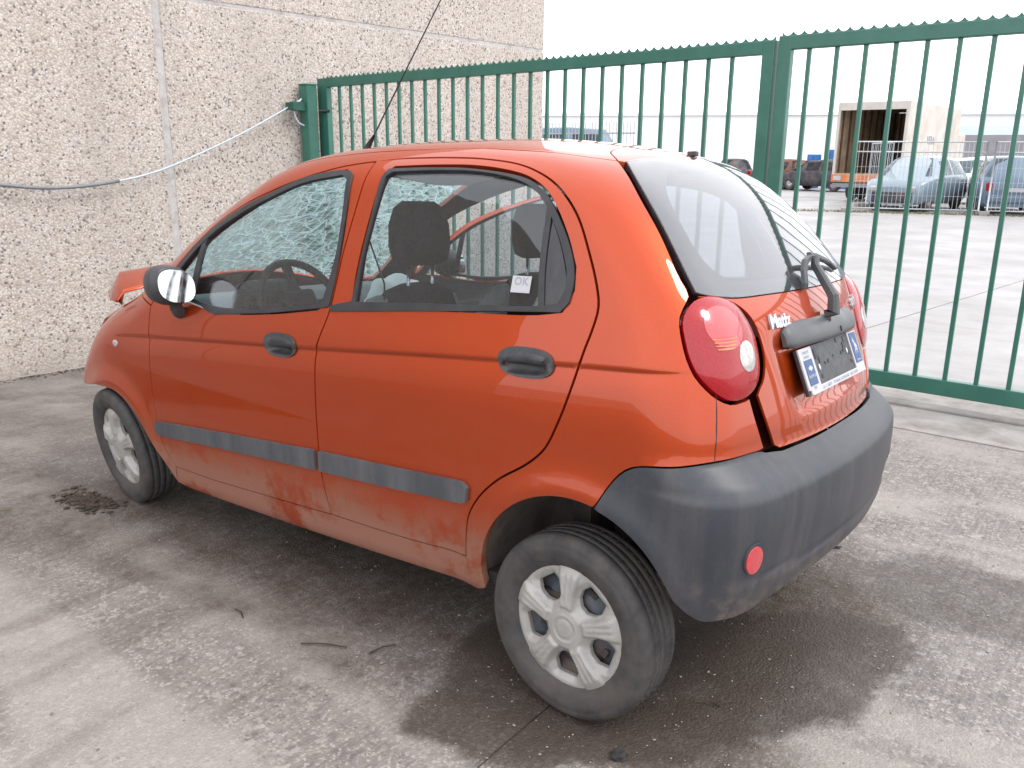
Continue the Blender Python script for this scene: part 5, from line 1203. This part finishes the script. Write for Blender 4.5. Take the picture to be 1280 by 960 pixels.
# ------------------------------------------------------------------ far things in the yard
def far_car(name, label, loc, rz, st, paint, L=4.0, lamps='tail', hoodup=False, group=None, wheels=True, glassm='far_glass', dark_front=False):
    """st: stations (x, half width, belt z, roof z, half width of the roof)"""
    r = empty(name, (*loc, 0), rz); tag(r, label, 'car', group)
    bm = bmesh.new(); rg = []
    for (x, w, belt, roof, tw) in st:
        half = [(0, .22), (w*.85, .22), (w*.97, .34), (w, .55), (w*.985, belt-.05), (w*.95, belt), ((tw*.9+w*.05), max(belt+.01, roof-.07)), (tw*.8, max(belt+.015, roof-.02)), (0, max(belt+.02, roof))]
        ring = [bm.verts.new((x, y, z)) for y, z in half]+[bm.verts.new((x, -y, z)) for y, z in half[-2:0:-1]]
        rg.append(ring)
    n = len(rg[0])
    for a, b in zip(rg[:-1], rg[1:]):
        for i in range(n): bm.faces.new((a[i], b[i], b[(i+1) % n], a[(i+1) % n])).smooth = True
    bm.faces.new(rg[0]); bm.faces.new(rg[-1]); bmesh.ops.recalc_face_normals(bm, faces=bm.faces[:])
    from_bm('body', bm, MAT[paint], r)
    cab_ = [k for k, s in enumerate(st) if s[3]-s[2] > .3]
    k0, k1 = cab_[0], cab_[-1]
    def lerp(a, b, t): return tuple(a[i]+(b[i]-a[i])*t for i in range(len(a)))
    def cabpt(s, t, sd, o=.008):   # point between belt and roof edge on side sd
        x, w, belt, roof, tw = s; y0, z0 = w*.95, belt; y1, z1 = tw*.9+w*.05, roof-.07
        return (x, sd*(y0+(y1-y0)*t+o), z0+(z1-z0)*t)
    for sd in (1, -1):
        for k in range(k0, k1):
            a, b = st[k], st[k+1]
            a2, b2 = lerp(a, b, .07), lerp(a, b, .93)
            bm = bmesh.new(); bm.faces.new([bm.verts.new(p) for p in (cabpt(a2, .06, sd), cabpt(b2, .06, sd), cabpt(b2, .9, sd), cabpt(a2, .9, sd))])
            bmesh.ops.solidify(bm, geom=bm.faces[:], thickness=.01); from_bm('side_window', bm, MAT[glassm], r)
    for (ki, kj, nm) in ((k0-1, k0, 'rear_window'), (k1+1, k1, 'windscreen')):
        if 0 <= ki < len(st):
            a, b = st[ki], st[kj]; sg = 1 if ki > kj else -1
            def q(s, t, y): return (s[0]+sg*.012, y*(s[1]*.86 if t == 0 else s[4]*.80), (s[2]+.035 if t == 0 else s[3]-.035)+.012)
            bm = bmesh.new(); bm.faces.new([bm.verts.new(p) for p in (q(a, 0, 1), q(a, 0, -1), q(b, 1, -1), q(b, 1, 1))])
            bmesh.ops.solidify(bm, geom=bm.faces[:], thickness=.012); from_bm(nm, bm, MAT[glassm], r)
    x0, x1 = st[0][0], st[-1][0]; w = st[0][1]
    for sd in (1, -1):
        bm = bmesh.new(); bbox(bm, (x0+.05, sd*(w*.86), .78), (.16, .17, .24), bevel=.04, rot=None); from_bm('tail_lamp', bm, MAT['lamp_red'], r)
        bm = bmesh.new(); bbox(bm, (x1-.06, sd*(st[-1][1]*.78), .66), (.18, .24, .16), bevel=.04); from_bm('headlight', bm, MAT['lamp_clear'], r)
        for wx in (x0+.72, x1-.78):
            if wheels:
                bm = bmesh.new(); lathe(bm, [(-.1, .18), (-.1, .29), (-.07, .31), (.07, .31), (.1, .29), (.1, .18)], 20, close=True); o = from_bm('wheel', bm, MAT['tyre'], r); o.location = (wx, sd*.74, .31)
                bm = bmesh.new(); lathe(bm, [(-.02, .001), (-.02, .19), (.02, .19), (.03, .001)], 16); q_ = from_bm('wheel_cover', bm, MAT['hubcap'], o); q_.location = (0, sd*.07, 0)
    bm = bmesh.new(); bbox(bm, (x0-.02, 0, .45), (.10, w*1.8, .24), bevel=.05); from_bm('bumper', bm, MAT[paint if not dark_front else 'burnt'], r)
    bm = bmesh.new(); bbox(bm, (x0-.045, 0, .70), (.02, .50, .11)); from_bm('number_plate', bm, MAT['white_print'], r)
    bm = bmesh.new(); bbox(bm, (x1+.0, 0, .42), (.08, st[-1][1]*1.7, .30), bevel=.05); from_bm('front_bumper', bm, MAT['burnt' if dark_front else paint], r)
    return r
HB = [(-1.95, .70, .62, .64, .5), (-1.90, .80, .86, .90, .55), (-1.72, .84, .92, 1.02, .60), (-1.40, .86, .95, 1.44, .60), (-.4, .87, .95, 1.50, .62), (.45, .87, .93, 1.44, .60), (1.15, .86, .90, 1.0, .60), (1.75, .80, .80, .84, .55), (2.02, .66, .62, .66, .45)]
HB0 = HB
HB = [(s[0]*1.05, s[1]*1.06, s[2]*1.1, s[3]*1.1, s[4]*1.06) for s in HB]
VIEW = lambda dx, dy: math.atan2(dy, dx)
# silver-blue wreck facing the gate, second silver hatch with its tail to the gate
far_car('scrap_car', 'silver blue crashed hatchback facing the gate behind the mesh fence, nose torn open', (5.45, -26.9), math.atan2(25.4, -6.2)-R(20), HB, 'silver', dark_front=True, group='scrap cars behind the mesh fence')
far_car('scrap_car', 'silver hatchback with its tail lamps towards the gate, rightmost scrap car', (3.15, -27.6), math.atan2(-26, 3.2)+R(8), HB, 'silver_blue', group='scrap cars behind the mesh fence')
far_car('scrap_car', 'white saloon between the two silver hatchbacks, mostly hidden', (4.9, -32.5), math.atan2(-26, 5.4)+R(60), HB, 'white_wall', group='scrap cars behind the mesh fence')
far_car('burnt_car', 'rust red burnt-out car shell in the far row', (15.6, -42.5), R(-35), HB0, 'rust', glassm='burnt', group='burnt-out cars in the far row')
far_car('burnt_car', 'black burnt-out car shell beside the blue skip', (13.1, -41.0), R(-15), HB0, 'burnt', glassm='burnt', group='burnt-out cars in the far row')
far_car('burnt_car', 'grey burnt-out car half hidden behind the gate stile', (18.4, -42.5), R(-60), HB0, 'burnt', glassm='burnt', group='burnt-out cars in the far row')
def boxthing(name, label, cat, c, s, mat, rz=0, bevel=.03):
    bm = bmesh.new(); bbox(bm, (0, 0, s[2]/2), s, bevel=bevel)
    for k in range(int(s[0]/.35)): bbox(bm, (-s[0]/2+.2+k*.35, s[1]/2+.02, s[2]/2), (.06, .05, s[2]*.86))
    for k in range(int(s[0]/.35)): bbox(bm, (-s[0]/2+.2+k*.35, -s[1]/2-.02, s[2]/2), (.06, .05, s[2]*.86))
    o = from_bm(name, bm, MAT[mat]); o.location = c; o.rotation_euler = (0, 0, rz); tag(o, label, cat); return o
boxthing('skip', 'blue metal skip standing left of the lorry box', 'skip', (13.6, -45.5, 0), (1.1, 1.3, 2.0), 'blue_plastic', R(-15))
boxthing('bin', 'small blue bin among the burnt-out cars', 'bin', (14.9, -45.0, 0), (.55, .5, 1.75), 'blue_plastic', R(-15))
boxthing('crate', 'small dark green crate standing on the far yard just right of the rear window', 'crate', (3.55, -10.6, 0), (.001+.5, .4, .35), 'green_dark', R(-40))
# lorry box: open rear towards the gate
tb = empty('lorry_box', (8.0, -30.3, 0), math.atan2(.10, -2.35)); tag(tb, 'old box lorry with its open tan rear towards the gate and cream side panel', 'lorry')
Wd, Lb, zf, zt_ = 2.46, 7.0, .95, 3.46
# local: +x to the right as seen from gate, +y towards the gate ... rear face at y=0, box runs to -y
fl_ = tb.matrix_basis
def tbx(nm, c, s, mat, bev=.01):
    bm = bmesh.new(); bbox(bm, (c[0], c[1]*DIR, c[2]), s, bevel=bev); return from_bm(nm, bm, MAT[mat], tb)
DIR = 1.0
tbx('floor', (0, Lb/2, zf), (Wd, Lb, .10), 'tan'); tbx('roof', (0, Lb/2, zt_), (Wd, Lb+.04, .06), 'cream')
tbx('side_panel', (Wd/2-.02, Lb/2, (zf+zt_)/2), (.05, Lb, zt_-zf-.04), 'cream'); tbx('side_panel', (-Wd/2+.02, Lb/2, (zf+zt_)/2), (.05, Lb, zt_-zf-.04), 'tan')
tbx('front_wall', (0, Lb-.05, (zf+zt_)/2), (Wd-.1, .05, zt_-zf-.1), 'tan')
for k in range(9): tbx('lining_rib', (-Wd/2+.075, .4+k*.75, (zf+zt_)/2), (.05, .08, zt_-zf-.15), 'rust')
for k in range(6): tbx('lining_rib', (Wd/2-.075, .6+k*1.1, (zf+zt_)/2), (.05, .08, zt_-zf-.15), 'tan')
for k in range(7): tbx('lining_rib', (-1.05+.35*k, Lb-.10, (zf+zt_)/2), (.06, .05, zt_-zf-.2), 'rust')
for x in (-Wd/2+.05, Wd/2-.05): tbx('rear_post', (x, -.0, (zf+zt_)/2), (.10, .09, zt_-zf), 'cream')
tbx('rear_header', (0, 0, zt_-.12), (Wd, .10, .26), 'cream')
tbx('rear_beam', (0, -.03, zf-.12), (Wd, .12, .26), 'orange_band'); tbx('bumper_bar', (0, -.02, .58), (Wd-.1, .10, .14), 'shed_dark')
for x in (-1.0, 1.0): tbx('tail_lamp', (x, -.10, zf-.12), (.28, .05, .16), 'white_print')
for x in (-.95, .95):
    for y in (1.5, 2.6):
        bm = bmesh.new(); lathe(bm, [(-.12, .25), (-.12, .42), (-.08, .46), (.08, .46), (.12, .42), (.12, .25), (0, .22)], 20); o = from_bm('wheel', bm, MAT['tyre'], tb); o.location = (x, y*DIR, .46); o.rotation_euler = (0, 0, R(90))
tbx('chassis', (0, Lb/2, .70), (.9, Lb, .22), 'shed_dark')
tbx('cab', (0, Lb+1.0, 1.55), (2.2, 1.7, 2.2), 'cream', .15)
q = text_mesh('lettering', 'VERA', .42, MAT['grey_print'], tb, Matrix.Translation((Wd/2+.012, 3.0, 2.2)) @ Matrix.Rotation(R(90), 4, 'Z') @ Matrix.Rotation(R(90), 4, 'X'), .004)
# steel mesh site fence
def site_fence(p0, p1, label):
    d = Vector((p1[0]-p0[0], p1[1]-p0[1])); L = d.length; r = empty('mesh_fence_panel', (*p0, 0), math.atan2(d.y, d.x)); tag(r, label, 'fence panel', 'steel mesh fence panels in the far yard')
    bm = bmesh.new()
    for x in (.02, L-.02): tube(bm, [(x, 0, .03), (x, 0, 2.02)], .025, n=8)
    for z in (.12, 2.0, 1.72): tube(bm, [(.02, 0, z), (L-.02, 0, z)], .020, n=8)
    from_bm('frame', bm, MAT['galv'], r)
    bm = bmesh.new(); x = .12
    while x < L-.05: bbox(bm, (x, 0, 1.06), (.010, .010, 1.9)); x += .115
    for z in (.5, .9, 1.3): bbox(bm, (L/2, .01, z), (L-.06, .008, .008))
    o = from_bm('mesh_wires', bm, MAT['galv'], r); o['kind'] = 'stuff'
    for x in (-.08, L+.08):
        bm = bmesh.new(); bbox(bm, (x, 0, .06), (.24, .6, .13), bevel=.02); from_bm('foot_block', bm, MAT['threshold'], r)
site_fence((6.61, -23.9), (3.35, -25.1), 'mesh fence panel in front of the lorry box and the crashed silver blue car')
site_fence((3.18, -25.16), (-.1, -26.4), 'mesh fence panel at the right edge, in front of the silver hatchback')
site_fence((7.0, -27.0), (6.05, -25.9), 'short mesh fence panel turned away beside the lorry box')
# strip of weeds and dirt along the fence
bm = bmesh.new(); rr = random.Random(9)
for k in range(1500):
    t = rr.uniform(-.6, 1.15); x = 6.61+(3.18-6.61)*t*1.2+rr.gauss(0, .12); y = -23.9+(-25.16+23.9)*t*1.2+rr.gauss(.1, .22); h = rr.uniform(.02, .09); a = rr.uniform(0, 3.1)
    bm.faces.new([bm.verts.new(v) for v in ((x-.012*math.cos(a), y-.012*math.sin(a), 0), (x+.012*math.cos(a), y+.012*math.sin(a), 0), (x+rr.gauss(0, .02), y+rr.gauss(0, .02), h))])
t = NT('dry_weeds'); t.set(color=t.ramp(t.noise(2, 4), [(.3, (.10, .11, .04)), (.7, (.22, .19, .11))]), rough=.9)
tag(from_bm('weeds', bm, t.m), 'low dry weeds along the foot of the mesh fence', 'weeds', kind='stuff')
# long white hall, right-hand shed
def hall(name, label, p0, p1, depth, h, mat, bands=True):
    d = Vector((p1[0]-p0[0], p1[1]-p0[1])); L = d.length; r = empty(name, (*p0, 0), math.atan2(d.y, d.x)); tag(r, label, 'building')
    bm = bmesh.new(); bbox(bm, (L/2, depth/2, h/2-.2), (L, depth, h+.4)); from_bm('wall', bm, MAT[mat], r)
    return r, L
hl, L = hall('warehouse', 'long pale white warehouse on the horizon beyond the burnt-out cars', (13.0, -92.0), (62.0, -72.0), 18, 4.9, 'white_wall')
bm = bmesh.new(); bbox(bm, (L/2, 9, 5.02), (L+.6, 18.6, .22)); from_bm('roof_edge', bm, MAT['white_wall'], hl)
bm = bmesh.new()
for k in range(12): bbox(bm, (2+k*4.3, -.06, 2.3), (.10, .10, 4.6))
from_bm('cladding_joint', bm, MAT['white_wall'], hl)
sh, L = hall('shed', 'low dark shed with a pale blue roof edge at the far right', (-14.0, -70.5), (12.6, -66.4), 14, 2.9, 'shed_dark')
bm = bmesh.new(); bbox(bm, (L/2, 6.5, 3.15), (L+.8, 15, .62), bevel=.08); from_bm('roof', bm, MAT['blue_roof'], sh)
for k in range(9):
    bm = bmesh.new(); bbox(bm, (1.4+k*3.0, -.12, 1.4), (.16, .2, 2.85)); from_bm('post', bm, MAT['galv'], sh)
    if k < 8:
        bm = bmesh.new(); bbox(bm, (2.9+k*3.0, -.03, 1.15), (2.3, .06, 2.1)); from_bm('door', bm, MAT['shed_dark' if k % 3 else 'galv'], sh)
# bar fence and van left of the hall
r = empty('bar_fence', (11.95, -15.3, 0), math.atan2(-.4, -2.6)); tag(r, 'thin grey bar fence seen past the wall corner above the car roof', 'fence')
bm = bmesh.new()
for z in (.3, 2.05): bbox(bm, (1.35, 0, z), (2.75, .03, .035))
from_bm('rail', bm, MAT['galv'], r)
bm = bmesh.new(); bbox(bm, (0, 0, 1.15), (.014, .014, 2.3)); bme = bpy.data.meshes.new('bar'); bm.to_mesh(bme); bm.free(); bme.materials.append(MAT['galv'])
for k in range(31): mobj('bar', bme, r).location = (.02+k*.089, 0, 0)
VN = [(-2.3, .85, 1.2, 2.0, .7), (-2.2, .92, 1.3, 2.3, .8), (0, .95, 1.3, 2.36, .82), (1.0, .95, 1.3, 2.30, .80), (1.75, .93, 1.2, 1.30, .75), (2.5, .80, .95, 1.0, .6)]
far_car('van', 'dark blue van parked behind the thin bar fence', (13.6, -19.5), math.atan2(-8, -14), VN, 'silver_blue')

# ------------------------------------------------------------------ pieces that can be told apart become parts of their own
def separate(o):
    me = o.data; n = len(me.vertices); key = {}; par = list(range(n))
    def f(a):
        while par[a] != a: par[a] = par[par[a]]; a = par[a]
        return a
    for v in me.vertices:
        k = tuple(round(c, 5) for c in v.co)
        if k in key: par[f(v.index)] = f(key[k])
        else: key[k] = v.index
    for e in me.edges:
        a, b = f(e.vertices[0]), f(e.vertices[1])
        if a != b: par[a] = b
    isl = {}
    for p in me.polygons: isl.setdefault(f(p.vertices[0]), []).append(p)
    if len(isl) < 2: return
    parts = sorted(isl.values(), key=lambda L: -len(L)); base = o.name.split('.')[0]
    for j, L in enumerate(parts):
        ids = sorted({v for p in L for v in p.vertices}); mp = {v: i for i, v in enumerate(ids)}
        m2 = bpy.data.meshes.new(base); m2.from_pydata([me.vertices[v].co[:] for v in ids], [], [[mp[v] for v in p.vertices] for p in L])
        for mt in me.materials: m2.materials.append(mt)
        m2.polygons.foreach_set('use_smooth', [p.use_smooth for p in L]); m2.polygons.foreach_set('material_index', [p.material_index for p in L])
        if j == 0: first = m2
        else:
            q = mobj(base, m2, o.parent); q.matrix_local = o.matrix_local.copy()
    o.data = first
for o in list(bpy.data.objects):
    if o.type == 'MESH' and o.name.split('.')[0] in {'wheel_housing', 'clip', 'screw', 'pillar_trim', 'headrest_rod', 'rail', 'hinge', 'floor_pan', 'engine_block', 'inner_mirror', 'wall_bracket', 'indicator_lens', 'cladding_joint', 'badge_mark', 'pale_flex', 'lock'}: separate(o)
